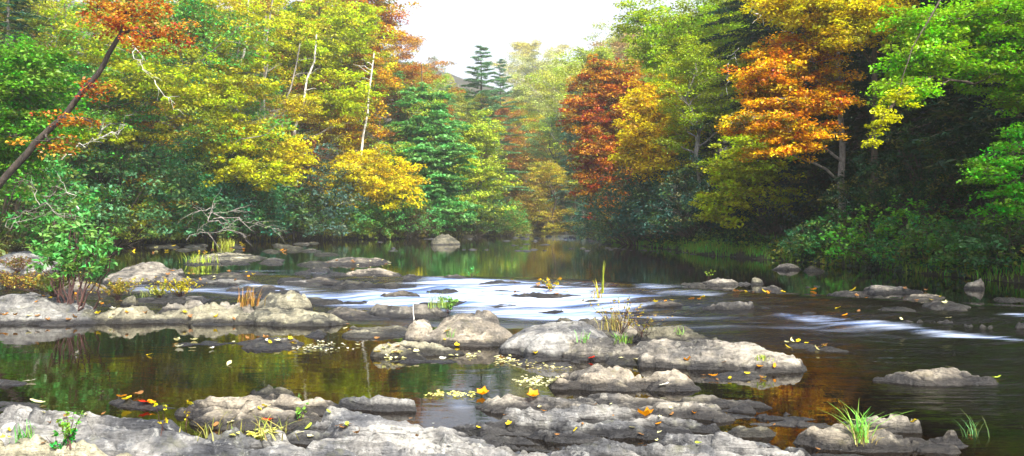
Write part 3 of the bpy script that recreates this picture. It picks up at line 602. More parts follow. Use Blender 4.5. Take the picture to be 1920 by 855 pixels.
def shrub(seed, H, Rr, n, per, leafL, spray=.32, ground_hug=.5):
    rng = np.random.default_rng(seed); W = Wood(); C = []
    for i in range(n):
        az = rng.random()*6.283; rr_ = Rr*math.sqrt(rng.random()); z = H*(1-(rr_/Rr)**2*.65)*rng.uniform(.12, 1.05)
        e = np.array([math.cos(az)*rr_, math.sin(az)*rr_, z]); C.append(e)
        if i % 5 == 0: W.tube(bez((e[0]*.15, e[1]*.15, -.3), e, .08, rng, 5, .08), .03*H/3, .006, 4)
    C = np.array(C)
    return W.mesh('stems'), leafmesh('foliage', [leaves(C, (spray, spray, spray*.6), per, leafL, leafL*.55, .65, rng, .25)])
KIND = {}
KIND['b1'] = (18,)+broad(11, 18, 5.6, .16, 6, .20, 60)
KIND['b2'] = (18,)+broad(12, 18, 5.0, .22, 6, .19, 60)
KIND['b3'] = (18,)+broad(13, 18, 6.2, .10, 6, .20, 60, k=30)
KIND['s1'] = (18,)+broad(14, 18, 3.4, .30, 5, .19, 50, k=26)
KIND['s2'] = (18,)+broad(15, 18, 3.0, .38, 5, .17, 40, k=22)
KIND['m1'] = (8,)+broad(16, 8, 3.6, .08, 6, .12, 40, .13, .62, 24)
KIND['m2'] = (8,)+broad(17, 8, 3.2, .05, 6, .12, 44, .12, .60, 26)
KIND['h1'] = (16,)+conifer(21, 16, 4.0, .04, 120, 13)
KIND['h2'] = (16,)+conifer(22, 16, 3.6, .02, 130, 13, .28)
KIND['p1'] = (22,)+conifer(23, 22, 5.6, .10, 110, 22, .02, .30, .14, .36)
KIND['u1'] = (3.5,)+shrub(31, 3.5, 2.3, 340, 26, .13)
KIND['u2'] = (3.5,)+shrub(32, 3.5, 2.8, 380, 24, .12)
KIND['u3'] = (2.0,)+shrub(33, 2.0, 2.2, 300, 22, .09, .24)
KIND['u4'] = (2.0,)+shrub(34, 2.0, 2.0, 120, 13, .15, .26)
BARKS = dict(b=BARK, g=GREY, p=PALE)
def plant(kind, x, y, H, color, alpha=.5, label=None, group=None, name='broadleaf_tree', cat='tree', bark='b', sx=1., rz=None, z=None):
    h0, tm, lm = KIND[kind]; s = H/h0
    z = float(ground(x, y)) if z is None else z
    r = empty(name, (x, y, z-.05), (x*7.3+y*3.1) % 6.28 if rz is None else rz, (s*sx, s*sx, s))
    tag(r, label, cat, group)
    if not tm.materials: tm.materials.append(BARKS[bark])
    a = bpy.data.objects.new('stems' if kind[0] == 'u' else 'trunk', tm); COL.objects.link(a); a.parent = r
    if BARKS[bark] is not tm.materials[0]:
        a.material_slots[0].link = 'OBJECT'; a.material_slots[0].material = BARKS[bark]
    b = link('foliage' if kind[0] == 'u' else 'crown', lm, LEAF, r, (*color, alpha))
    return r
def push(px, d, inland):
    """the nearest distance from d on, along the line of sight, that stands on dry bank"""
    dd = d
    for _ in range(400):
        x = (px-960)/F*dd
        if max((float(xl(dd))-x)*.8, x-float(xr(dd))) >= inland and float(ground(x, dd)) > float(wz(x, dd))+.05: return dd
        dd += .25
    return d
def at(px, d): return (px-960)/F*d
YG = (.42, .54, .02); YEL = (.72, .58, .02); GOLD = (.62, .34, .02); ORG = (.62, .19, .02); RED = (.42, .065, .018); RUST = (.40, .15, .03)
GRN = (.13, .32, .03); LG = (.26, .46, .03); DG = (.03, .10, .03); BG = (.03, .12, .075); PGY = (.38, .42, .10); OLV = (.30, .32, .04)
def T(kind, px, d, H, col, al, label, **kw):
    d2 = push(px, d, .6 if kind[0] == 'u' else 1.2+.3*max(0, min(14, d-40))) if d > 20 else d; H *= d2/d; d = d2
    return plant(kind, at(px, d), d, H, col, al, label, **kw)

def feature(name, d, base_px, trunk, blobs, leafL, col, alpha, label, cat='tree', bark='b', r0=.16, per=34, dens=1.05, seed=1, flat=.2, spray=.42, zb=None, part='crown', tilt=.5, tr1=.03, dang=.14):
    """a tree shaped after its own outline: trunk = [(px, py, d)], blobs = [(px, py, rx px, rz px, d, sprays)]"""
    rng = np.random.default_rng(seed); W = Wood()
    if -60 < trunk[0][0] < 1980 and zb is None:
        f = push(trunk[0][0], d, 1.0+(min(.35*max(0, d-42), 5 if trunk[0][0] < 760 else 1.5) if trunk[0][0] < 1020 else 0))/d; trunk = [(p[0], p[1], p[2]*f) for p in trunk]; blobs = [(*q[:4], q[4]*f, q[5]) for q in blobs]; leafL *= f; spray *= f; r0 *= f
    TP = np.array([world(*p) for p in trunk]); x0, y0 = TP[0, 0], TP[0, 1]
    gz = float(ground(x0, y0)) if zb is None else zb
    TP = np.vstack([[x0, y0, gz-.3], TP]) if TP[0, 2] > gz+.3 else TP
    o = np.array([x0, y0, gz]); TPd = [TP[0]]
    for a, b in zip(TP[:-1], TP[1:]):
        for t in np.linspace(0, 1, 5)[1:]: TPd.append(a+(b-a)*t)
    TPd = np.array(TPd); TPd[1:-1] += rng.normal(size=(len(TPd)-2, 3))*.03*r0/.16
    W.tube(TPd-o, r0, tr1, 8); C = []; AX = []
    for (px, py, rx, rz, bd, ns) in blobs:
        c = world(px, py, bd); Rx = 1.12*rx/F*bd; Rz = 1.12*rz/F*bd; ns = int(ns*dens)
        k = np.argmin(np.linalg.norm(TPd-(c-np.array([0, 0, .45*Rx])), axis=1)); L = bez(TPd[k], c, .05, rng, 8, .05); W.tube(L-o, max(.02, r0*.35), .014, 6)
        ends = [L[-1], L[-2], L[-3]]
        for q in range(5):
            dd = rng.normal(size=3); dd /= np.linalg.norm(dd); e = c+dd*np.array([Rx, Rx, Rz])*.6; l2 = bez(ends[q % 3], e, .05, rng, 6, .08); W.tube(l2-o, .03*r0/.16, .009, 4); ends += [l2[3], l2[-1]]
        ends = np.array(ends)
        dd = rng.normal(size=(ns, 3)); dd /= np.linalg.norm(dd, axis=1)[:, None]; pr = rng.random(ns)**(1/2.1)*np.where(rng.random(ns) < .18, rng.uniform(1, 1.45, ns), 1)
        P = c+dd*pr[:, None]*np.array([Rx, min(Rx, max(1.0, Rx*.62)), Rz])
        tier = max(.35, spray*1.05); tl = rng.uniform(-.35, .35); pz = P[:, 2]+tl*P[:, 0]; pq = np.round(pz/tier)*tier; P[:, 2] = P[:, 2]+(pq-pz)*.62+rng.normal(size=ns)*tier*.22
        for j, p in enumerate(P):
            kk = np.argmin(np.linalg.norm(ends-p, axis=1)); ax = p-ends[kk]; AX.append(ax/(np.linalg.norm(ax)+1e-6))
            if j % 2 == 0: W.tube(bez(ends[kk], p, .06, rng, 4)-o, .010, .004, 3)
        C.append(P)
    C = np.concatenate(C)-o; AX = np.array(AX)
    r = empty(name, tuple(o)); tag(r, label, cat)
    link('trunk', W.mesh('trunk'), BARKS.get(bark, bark), r)
    link(part, leafmesh(part, [leaves(C, (spray, spray, spray*flat*2), int(per*1.5), leafL, leafL*.62, tilt, rng, dang, AX)]), LEAF, r, (*col, alpha))
    return r
SKX = [600, 700, 730, 780, 830, 880, 905, 945, 975, 1000, 1060, 1130, 1210, 1260]; SKY_ = [-90, -60, -8, 38, 98, 150, 185, 170, 128, 118, 96, 52, -5, -60]
def fitH(px, d, H, x, spread=5.4):
    z = float(ground(x, d)); s = spread*F/d
    py = max(np.interp(px, SKX, SKY_), np.interp(px-s, SKX, SKY_)-12, np.interp(px+s, SKX, SKY_)-12)
    return min(H, EYE-(py+6-HOR)/F*d-z)
def TF(kind, px, d, H, col, al, label, **kw): return T(kind, px, d, fitH(px, d, H, at(px, d)), col, al, label, **kw)
# ---- left bank, from the left picture edge towards the far bend
feature('broadleaf_tree', 22, 0, [(-66,420,22),(50,285,22),(120,220,22),(182,140,22),(228,62,22)],
  [(235,25,70,34,22,60),(300,70,60,18,21.5,22),(175,165,30,10,21.6,7),(140,225,50,12,21.6,10),(90,265,40,12,21.5,8)], .11, (.55,.17,.04), .7,
  'dark trunk leaning right over the left bank with rusty orange leaves at its top', bark=UMBER, r0=.12, seed=3, per=22, tr1=.06)
feature('broadleaf_tree', 25, 0, [(-150,420,25),(-140,200,25),(-110,60,25)],
  [(30,170,110,60,24,150),(60,250,90,40,24,90),(-20,300,90,50,24,90),(40,110,70,30,24,50)], .13, (.13,.36,.03), .5,
  'bright green tree reaching in from the left picture edge', seed=4, per=32)
feature('broadleaf_tree', 33, 0, [(120,430,33),(130,200,33),(120,-60,33)],
  [(60,30,120,50,33,90),(190,90,110,45,33,100),(300,150,100,38,32,90),(150,250,110,35,32,60),(380,200,80,35,32,60)], .15, (.44,.50,.02), .7,
  'yellow green tree spreading above the leaning dark trunk', seed=5, per=32)
feature('broadleaf_tree', 38, 0, [(380,440,38),(390,200,38),(370,-60,38)],
  [(420,60,120,70,38,130),(330,20,100,40,38,60),(430,160,80,42,37,100),(400,250,110,40,37,100),(430,290,60,30,36.5,50),(470,320,80,30,36,70)], .16, (.58,.58,.02), .7,
  'tall golden green tree with long level sprays left of the pale trunks', seed=6, per=34)
feature('broadleaf_tree', 52, 0, [(590,440,52),(600,200,52),(600,-80,52)],
  [(590,90,130,60,52,210),(560,30,100,50,52,120),(630,180,80,50,51,100),(500,110,60,40,51,70),(650,40,60,40,52,60)], .20, (.56,.66,.015), .5,
  'big lime yellow tree behind the white trunk on the left', seed=7, per=36, spray=.6, r0=.2)
feature('broadleaf_tree', 56, 0, [(670,440,56),(680,200,56),(690,-60,56)],
  [(680,60,70,60,56,120),(690,140,55,50,56,90),(640,220,70,50,55,100),(650,270,60,30,55,60),(720,40,30,50,57,50),(690,0,60,50,56,60)], .20, (.66,.32,.03), .9,
  'rust orange tree right of the white trunk on the left slope', seed=8, per=34, spray=.6, r0=.2)
feature('broadleaf_tree', 44, 0, [(640,440,44),(650,380,44),(660,300,44)],
  [(665,330,70,34,43,110),(730,360,60,30,43,80),(640,360,50,24,43,50),(760,330,36,24,44,36),(700,300,50,20,44,40)], .15, (.74,.60,.015), .6,
  'low golden maple with flat sprays above the river right of the dark bush', seed=9, per=36, spray=.5)
feature('broadleaf_tree', 41, 0, [(470,440,41),(480,330,41),(485,250,41)],
  [(480,270,80,36,40,100),(540,300,50,26,40,50),(430,330,70,30,40,70),(360,280,60,25,40,36)], .15, (.68,.60,.02), .6,
  'low yellow tree between the dark green thicket and the dark bush', seed=10, per=34, spray=.5)
for px, dd, H, k, c, lab in [(20, 40, 15, 'h1', (.03, .12, .05), 'dark green hemlock in the gap at the top left'), (250, 36, 11, 's1', (.60, .50, .03), 'small yellow tree above the forked dead limb'), (330, 41, 12, 'm1', (.14, .38, .06), 'green maple under the tall golden green tree'),
  (215, 34, 7, 'm2', (.66, .36, .04), 'little orange brown tree right of the leaning dark trunk'), (430, 46, 12, 's2', (.16, .40, .10), 'slim green tree left of the pale trunks'), (545, 55, 14, 's1', (.72, .60, .03), 'yellow tree between the grey trunks and the white one'),
  (610, 58, 12, 's2', (.70, .36, .04), 'orange tree right of the white leaning trunk'), (715, 62, 11, 'm1', (.40, .52, .06), 'yellow green tree left of the layered hemlock'), (560, 43, 7.5, 'm2', (.62, .50, .03), 'small yellow tree over the dusky bush'),
  (60, 33, 8, 'm1', (.10, .36, .05), 'small bright green tree at the left edge under the leaning trunk'), (770, 58, 7, 'm2', (.66, .56, .04), 'small yellow orange tree in front of the layered hemlock')]:
    T(k, px, dd, H, c, .8, lab, bark='g')
# pale trunks
for (pxb, pyb, pxt, pyt, d, r, lab, bk) in [
  (550,265,582,118,45,.11,'slender white leaning trunk, brightest of the pale trunks on the left',PALE),
  (492,250,497,85,50,.10,'straight pale grey trunk left of the white leaning one',GREY),
  (440,240,446,90,50,.08,'thin grey trunk farthest left among the pale trunks',GREY),
  (527,262,552,135,48,.09,'brownish grey leaning trunk just left of the white one',GREY),
  (686,240,696,150,56,.10,'short pale trunk amid the rust orange leaves',PALE),
  (500,120,512,-20,50,.09,'grey upper trunk rising to the top edge on the left',GREY),
  (460,50,466,-30,44,.09,'pale bent trunk at the top edge above the lime tree',PALE)]:
    d = push(pxb, d-6, .8); rng = np.random.default_rng(pxb); W = Wood(); a = world(pxb, pyb, d); b = world(pxt, pyt, d); g0 = float(ground(a[0], d)); dirv = (b-a)/(b[2]-a[2])
    base = a+dirv*(g0-.3-a[2]); topp = b+dirv*2.0; o = np.array([base[0], base[1], g0])
    P = bez(base, topp, 0, rng, 10, .012); W.tube(P-o, r*1.3, r*.5, 8)
    for q in range(6):
        f = rng.uniform(.45, .95)*9; i = int(f); p = P[i]+(P[i+1]-P[i])*(f-i); e = p+np.array([rng.choice([-1, 1])*rng.uniform(.6, 1.6), rng.uniform(-.4, .4), rng.uniform(.1, .7)]); W.tube(bez(p, e, .06, rng, 5, .1)-o, .028, .008, 4)
    rt = empty('broadleaf_tree', tuple(o)); tag(rt, lab, 'tree'); link('trunk', W.mesh('trunk'), bk, rt)
    C = P[-1]+rng.normal(size=(26, 3))*np.array([1.2, 1.2, .8])-o+np.array([0, 0, .6])
    link('crown', leafmesh('crown', [leaves(C, (.5, .5, .15), 22, .17, .10, .5, rng)]), LEAF, rt, (.5, .44, .03, .6))
# dark thicket and bushes low on the left
T('u1', 560, 44, 5.6, (.06,.13,.10), .3, 'round dusky blue green bush at the water left of centre', name='bush', cat='bush')
feature('bush', 43, 0, [(545,440,43),(550,380,43),(560,330,43)], [(565,290,42,26,42.6,60),(530,265,30,16,42.6,20),(585,340,30,20,42.4,24)], .12, (.36,.07,.04), .4,
  'red leaved shrub growing up through the dusky blue green bush', cat='bush', bark=DARK, seed=14, per=18, r0=.05)
T('u2', 395, 38, 4.6, (.04,.20,.11), .4, 'dark glossy green thicket behind the dead twigs on the left bank', name='bush', cat='bush')
T('u1', 300, 36, 4.4, (.06,.26,.06), .6, 'mid green bush left of the dark glossy thicket', name='bush', cat='bush')
T('u2', 235, 35, 3.2, (.28,.32,.03), .6, 'olive green bush behind the sapling', name='bush', cat='bush')
T('u3', 265, 34, 1.9, (.46,.46,.04), .6, 'low yellow bush right of the sapling at the bank foot', name='bush', cat='bush')
T('u1', 120, 32, 3.4, (.08,.24,.06), .6, 'green bush above the bare twigs at the left', name='bush', cat='bush')
T('u1', 20, 30, 3.6, (.10,.08,.05), .6, 'brown and green bush at the left picture edge', name='bush', cat='bush')
T('u3', -10, 25, 1.3, (.12,.16,.05), .7, 'low mixed undergrowth beside the rock at the left picture edge', name='bush', cat='bush')
T('u3', 70, 26, 1.3, (.07,.16,.06), .7, 'low leafy undergrowth left of the sapling', name='bush', cat='bush')
T('m1', 300, 40, 9, (.05,.24,.09), .6, 'dark blue green tree above the left thicket')
T('m2', 200, 38, 8, (.08,.28,.06), .6, 'shaded green tree above the olive bush')
T('m1', 90, 36, 8, (.12,.32,.04), .6, 'shaded green tree near the left edge behind the leaning trunk')
T('u1', 455, 42, 3.2, (.08,.28,.07), .6, 'small green bush right of the dark glossy thicket', name='bush', cat='bush')
T('u3', 640, 50, 1.8, (.42,.42,.05), .7, 'olive yellow undergrowth at the waterline right of the dusky bush', name='bush', cat='bush')
T('u3', 700, 53, 1.8, (.28,.36,.05), .7, 'green undergrowth at the waterline under the golden maple', name='bush', cat='bush')
T('u1', 770, 57, 3.0, (.12,.09,.04), .7, 'brownish bush at the waterline left of the leaning boulder', name='bush', cat='bush')
T('u2', 880, 63, 3.8, (.05,.10,.03), .6, 'dark bush at the waterline behind the leaning boulder', name='bush', cat='bush')
T('u3', 940, 68, 2.4, (.30,.30,.05), .6, 'low bush at the waterline right of the leaning boulder', name='bush', cat='bush')
T('u1', 1000, 76, 4, (.30,.22,.04), .7, 'yellowish bush where the left shore meets the riffle', name='bush', cat='bush')
for px, dd, H, k, c, lab in [(345, 37, 3.4, 'u2', (.10, .34, .06), 'bright green bush in front of the dark glossy thicket'), (500, 45, 4.6, 'u1', (.10, .22, .05), 'green bush left of the dusky bush'),
  (605, 48, 3.6, 'u2', (.10, .26, .08), 'green bush right of the dusky bush'), (670, 52, 3.4, 'u1', (.16, .34, .05), 'light green bush below the golden maple'), (735, 56, 4.4, 'u2', (.10, .30, .07), 'green bush right of the golden maple'),
  (425, 44, 6, 'u1', (.07, .24, .09), 'tall blue green bush under the golden green tree'), (180, 38, 6, 'u2', (.08, .22, .08), 'tall dark bush behind the forked dead limb'), (-20, 34, 6, 'u1', (.08, .26, .05), 'tall green bush beyond the left picture edge'),
  (920, 67, 4, 'u2', (.10, .28, .06), 'green bush in the middle behind the far pool')]:
    T(k, px, dd, H, c, .6, lab, name='bush', cat='bush')
# middle left
feature('hemlock_tree', 56, 0, [(795,440,56),(800,300,56),(790,120,56)],
  [(800,190,45,26,56,70),(810,240,60,26,55,110),(810,290,70,28,54,140),(800,345,65,30,54,120),(830,400,60,28,54,100),(760,380,40,20,55,40)], .26, (.15,.40,.11), .35,
  'green hemlock with level layered boughs left of centre', seed=21, per=34, spray=.55, flat=.10)
TF('h1', 748, 68, 21, (.20, .42, .14), .4, 'pale green hemlock left of the layered hemlock', name='hemlock_tree')
TF('h2', 842, 76, 19, (.20, .42, .16), .4, 'pale hazy hemlock right of the layered hemlock', name='hemlock_tree')
for px, dd, H, k, c, lab in [(1060, 118, 24, 'b1', (.50, .56, .16), 'pale yellow green tree above the far bend on the right'), (1095, 104, 24, 'b2', (.56, .58, .08), 'yellow tree behind the top of the deep red maple'), (1135, 92, 24, 'b3', (.42, .52, .06), 'lime tree rising behind the deep red maple'),
  (1170, 80, 24, 'b1', (.46, .50, .05), 'yellow green tree right of the sky gap'), (1010, 150, 24, 'b2', (.52, .54, .2), 'pale tree at the foot of the far hill'), (1075, 90, 17, 'h2', (.08, .24, .18), 'blue green hemlock left of the deep red maple'), (1045, 125, 18, 'h1', (.10, .28, .22), 'hazy blue green hemlock at the far bend'),
  (1200, 70, 24, 'b2', (.44, .26, .10), 'brownish tree at the right shoulder of the sky gap')]:
    TF(k, px, dd, H, c, .4, lab, name='hemlock_tree' if k[0] == 'h' else 'broadleaf_tree', bark='g')
T('m2', 835, 60, 6, (.07,.28,.03), .4, 'bright green low tree behind the leaning boulder')
TF('h1', 770, 66, 18, (.09,.24,.09), .4, 'tall pale green hemlock behind the layered hemlock', name='hemlock_tree')
TF('b1', 800, 78, 21, (.42,.42,.09), .5, 'tall pale yellow tree at the left shoulder of the sky gap', bark='g')
TF('b2', 745, 72, 22, (.58,.46,.06), .6, 'yellow tree rising out of the picture left of the sky gap', bark='g')
TF('s1', 850, 90, 21, (.30,.36,.12), .4, 'slim grey green tree on the sky line left of the tall pine', bark='g')
T('p1', 902, 92, EYE+(HOR-84)/F*92-float(ground(at(902, 92), 92)), (.16,.34,.17), .3, 'tall pine standing alone against the white sky', name='pine_tree', sx=1.3)
T('p1', 938, 95, EYE+(HOR-125)/F*95-float(ground(at(938, 95), 95)), (.17,.34,.18), .3, 'shorter pine just right of the tall pine', name='pine_tree')
feature('broadleaf_tree', 66, 0, [(870,440,66),(880,320,66),(885,240,66)],
  [(885,260,50,50,66,150),(860,320,46,36,65,100),(910,330,50,36,65,100),(880,390,60,30,64,110)], .20, (.50,.60,.06), .6,
  'pale lime tree in the middle below the tall pine', seed=22, per=34, spray=.6, bark='g')
feature('broadleaf_tree', 72, 0, [(985,440,72),(985,330,72),(985,260,72)],
  [(985,290,34,40,72,90),(965,350,36,30,71,70),(1010,350,30,34,72,60),(990,400,46,24,71,70)], .20, (.52,.26,.06), .8,
  'salmon orange tree right of the pale lime tree', seed=23, per=32, spray=.6, bark='g')
T('m1', 950, 70, 9, (.30,.46,.05), .6, 'green tree low between the pale lime and salmon orange trees')
T('m2', 1035, 82, 8, (.50,.38,.05), .8, 'small yellow tree at the mouth of the far riffle')
TF('b2', 1030, 96, 14, (.20,.36,.14), .4, 'pale green tree behind the salmon orange tree')
TF('b3', 1020, 120, 17, (.62,.56,.10), .3, 'bright yellow tree in the haze at the bend')
TF('s1', 960, 105, 19, (.28,.34,.10), .4, 'slim green tree right of the two pines')
# ---- right bank
feature('maple_tree', 47, 0, [(1150,450,47),(1140,320,47),(1128,180,47)],
  [(1130,170,55,40,47,150),(1165,150,40,30,47,70),(1100,220,44,40,46.5,100),(1150,230,60,46,46.5,150),(1120,290,56,40,46,140),(1110,345,40,26,46,60),(1140,390,36,26,46,60),(1170,330,40,30,46,60),(1120,130,30,16,47,24)], .16, (.50,.165,.03), .75,
  'deep red maple at the right side of the river bend', seed=31, per=36, spray=.5, r0=.18)
feature('maple_tree', 42, 0, [(1240,460,42),(1235,330,42),(1225,180,42)],
  [(1220,200,50,36,42,110),(1255,180,40,30,42,70),(1215,260,50,30,41,90),(1270,250,40,30,41,60),(1240,310,50,22,41,60),(1180,290,26,20,41.4,30)], .175, (.85,.60,.015), .6,
  'golden orange maple beside the deep red one', seed=32, per=36, spray=.5)
feature('broadleaf_tree', 46, 0, [(1330,460,46),(1330,300,46),(1300,60,46)],
  [(1290,60,90,60,46,210),(1240,110,50,36,47,60),(1330,130,70,50,45,120),(1200,40,50,50,47,60),(1330,220,50,40,44.5,80),(1360,20,60,50,45,70),(1300,280,40,24,44.5,40)], .17, (.44,.60,.02), .6,
  'tall lime green tree above the golden orange maple', seed=33, per=38, spray=.62, r0=.24)
feature('broadleaf_tree', 32, 0, [(1460,460,32),(1450,380,32),(1440,290,32)],
  [(1400,320,70,26,31.5,110),(1360,370,50,22,31,60),(1430,270,60,26,31.5,70),(1440,370,60,26,31.5,60),(1345,405,30,12,31,20)], .145, (.52,.58,.02), .7,
  'low yellow green tree with drooping tiers below the orange maple', seed=34, per=34, spray=.42)
feature('maple_tree', 28, 0, [(1580,460,28.5),(1578,300,28.5),(1572,120,28.5),(1565,0,28.5)],
  [(1480,110,75,36,27.5,130),(1520,80,50,26,27.5,60),(1440,140,60,26,27.2,80),(1470,190,85,28,27,130),(1420,230,62,24,26.8,80),(1500,250,70,24,27,80),(1550,190,50,20,27.2,44),(1460,285,60,14,27,40),(1560,150,44,18,27.5,30)], .115, (.80,.38,.015), .8,
  'bright orange and gold maple spreading over the right bank', seed=35, per=38, spray=.36, r0=.16, bark='g')
feature('broadleaf_tree', 27, 0, [(1640,470,27),(1640,200,27),(1640,-60,27)],
  [(1560,20,90,34,26.5,110),(1480,10,80,30,27,70),(1660,30,80,34,26,80),(1600,70,50,24,26,36)], .12, (.70,.56,.02), .7,
  'gold and yellow tree at the top edge right of the orange maple', seed=36, per=34, spray=.38)
feature('broadleaf_tree', 21, 0, [(2060,540,21),(2050,300,21),(2000,40,21),(1980,-80,21)],
  [(1780,50,100,40,20,130),(1880,40,90,50,20,120),(1740,110,70,28,19.5,66),(1860,130,80,34,20,80),(1700,170,50,20,19,34),(1920,180,50,30,20,50)], .10, (.28,.56,.02), .6,
  'bright green tree hanging down from the top right corner', seed=37, per=34, spray=.34)
feature('broadleaf_tree', 19, 0, [(2150,560,19),(2130,350,19),(2080,250,19)],
  [(1880,300,60,18,17.5,44),(1920,260,50,20,18,40),(1850,330,40,12,17.2,18),(1880,380,40,20,17.5,28),(1910,350,40,20,17.5,24)], .085, (.14,.48,.03), .5,
  'green branch sprays reaching in at the right edge over the shade', seed=38, per=26, spray=.26)
feature('broadleaf_tree', 17, 0, [(2250,520,17),(2150,100,17),(1960,-60,16.5),(1780,-30,16),(1710,90,15.6),(1680,190,15.4)],
  [(1690,180,30,14,15.4,14),(1668,210,22,14,15.3,12),(1645,240,18,12,15.2,10),(1632,268,10,8,15.1,5)], .07, (.60,.62,.02), .3,
  'pale yellow spray drooping in front of the dark woods', seed=39, per=20, spray=.16, r0=.035, tr1=.006, dang=.3)
# dark evergreen wall on the right
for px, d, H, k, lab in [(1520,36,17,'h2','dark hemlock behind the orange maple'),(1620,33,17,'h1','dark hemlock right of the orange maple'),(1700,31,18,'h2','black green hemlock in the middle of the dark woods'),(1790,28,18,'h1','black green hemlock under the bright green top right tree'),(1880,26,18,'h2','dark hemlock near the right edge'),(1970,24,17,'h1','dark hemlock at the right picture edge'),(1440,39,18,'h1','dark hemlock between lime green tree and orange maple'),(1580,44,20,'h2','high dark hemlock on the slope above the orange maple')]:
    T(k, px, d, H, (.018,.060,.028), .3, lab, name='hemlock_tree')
# bushes along the right waterline; rear ones coloured near black to carry the shade
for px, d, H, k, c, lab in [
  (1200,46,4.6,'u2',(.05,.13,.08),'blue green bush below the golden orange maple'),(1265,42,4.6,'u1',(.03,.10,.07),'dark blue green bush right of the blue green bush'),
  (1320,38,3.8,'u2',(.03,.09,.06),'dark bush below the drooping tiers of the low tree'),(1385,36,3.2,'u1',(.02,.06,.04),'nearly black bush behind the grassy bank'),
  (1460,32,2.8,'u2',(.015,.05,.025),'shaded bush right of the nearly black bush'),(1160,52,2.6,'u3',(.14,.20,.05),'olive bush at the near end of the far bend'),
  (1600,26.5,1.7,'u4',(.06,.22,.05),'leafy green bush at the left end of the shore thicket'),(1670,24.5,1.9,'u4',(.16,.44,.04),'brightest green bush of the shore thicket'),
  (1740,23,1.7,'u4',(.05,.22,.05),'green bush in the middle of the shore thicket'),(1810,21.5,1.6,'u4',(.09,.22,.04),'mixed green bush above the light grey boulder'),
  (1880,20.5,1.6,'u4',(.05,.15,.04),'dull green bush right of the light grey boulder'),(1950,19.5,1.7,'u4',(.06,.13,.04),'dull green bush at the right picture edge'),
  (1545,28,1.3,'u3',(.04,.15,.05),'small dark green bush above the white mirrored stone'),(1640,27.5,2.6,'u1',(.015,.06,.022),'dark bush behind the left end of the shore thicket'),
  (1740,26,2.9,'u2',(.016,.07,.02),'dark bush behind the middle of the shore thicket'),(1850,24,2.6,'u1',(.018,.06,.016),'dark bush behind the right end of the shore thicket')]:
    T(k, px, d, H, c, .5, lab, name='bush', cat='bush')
# trees that stand on in rows up both slopes and round the bend
rng = random.Random(12); made = []
pal = [(YG, 'yellow green'), (YEL, 'yellow'), (GOLD, 'golden'), ((.55, .24, .04), 'orange'), (LG, 'light green'), (GRN, 'green'), (PGY, 'pale green'), (RUST, 'rusty'), (OLV, 'olive')]
for row, (off, H0, stepy) in enumerate([(3, 13, 5.5), (8, 16, 7), (15, 18, 9), (25, 18, 12)]):
    d = 38+row*2
    while d < 150:
        for side in (-1, 1):
            dd = d+rng.uniform(-2, 2); s = off+rng.uniform(-1.5, 1.5)
            x = float(xl(dd))-s/.8 if side < 0 else float(xr(dd))+s
            px = 960+x/dd*F
            if px < -80 or px > 2000: continue
            if side > 0 and ((1030 < px < 1200 and dd < 66) or (1160 < px < 1310 and dd < 58) or (1340 < px < 1640 and dd < 36)): continue
            if row == 0 and ((side < 0 and px > 400 and dd < 64) or 64 < dd < 112): continue
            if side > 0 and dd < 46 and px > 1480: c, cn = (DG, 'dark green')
            else:
                c, cn = pal[int(rng.random()*9)] if side < 0 or rng.random() < .7 else pal[rng.choice([0, 4, 5])]
            if side > 0 and 1170 < px < 1420 and dd < 75: c, cn = YG, 'yellow green'
            f = rng.uniform(.8, 1.1); c = tuple(min(.7, v*f) for v in c)
            kd = rng.choice(['b1', 'b2', 'b3', 's1', 'b2', 'b1', 'h1'] if cn in ('green', 'dark green') else ['b1', 'b2', 'b3', 's1', 'b3'])
            H = fitH(px, dd, H0*rng.uniform(.8, 1.2), x)
            if H < 5: continue
            bank = 'left' if side < 0 else 'right'
            plant(kd, x, dd, H, c, rng.uniform(.3, .7), '%s tree in the unbroken wood on the %s slope behind the shore trees' % (cn, bank), '%s trees of the %s slope' % (cn, bank), name='hemlock_tree' if kd[0] == 'h' else 'broadleaf_tree', bark=rng.choice('bgg'))
        d += stepy
# far hill closing the valley
for k in range(110):
    dd = rng.uniform(150, 300); px = rng.uniform(900, 1180) if rng.random() < .8 else rng.uniform(780, 1300); x = at(px, dd)
    if dd < 165 and 1040 < px < 1110: continue
    c, cn = [(YG, 'yellow green'), (PGY, 'pale green'), (BG, 'blue green'), (YEL, 'yellow'), (BG, 'blue green'), (OLV, 'olive'), ((.5, .3, .1), 'tan')][int(rng.random()*7)]
    H = fitH(px, dd, rng.uniform(13, 19), x)
    if H < 4: continue
    kd = rng.choice(['h1', 'h2', 'b1']) if cn == 'blue green' else rng.choice(['b1', 'b2', 'b3'])
    plant(kd, x, dd, H, c, rng.uniform(.3, .6), '%s tree on the hazy far hill that closes the valley' % cn, '%s trees of the far hill' % cn, name='hemlock_tree' if kd[0] == 'h' else 'broadleaf_tree', bark='g')


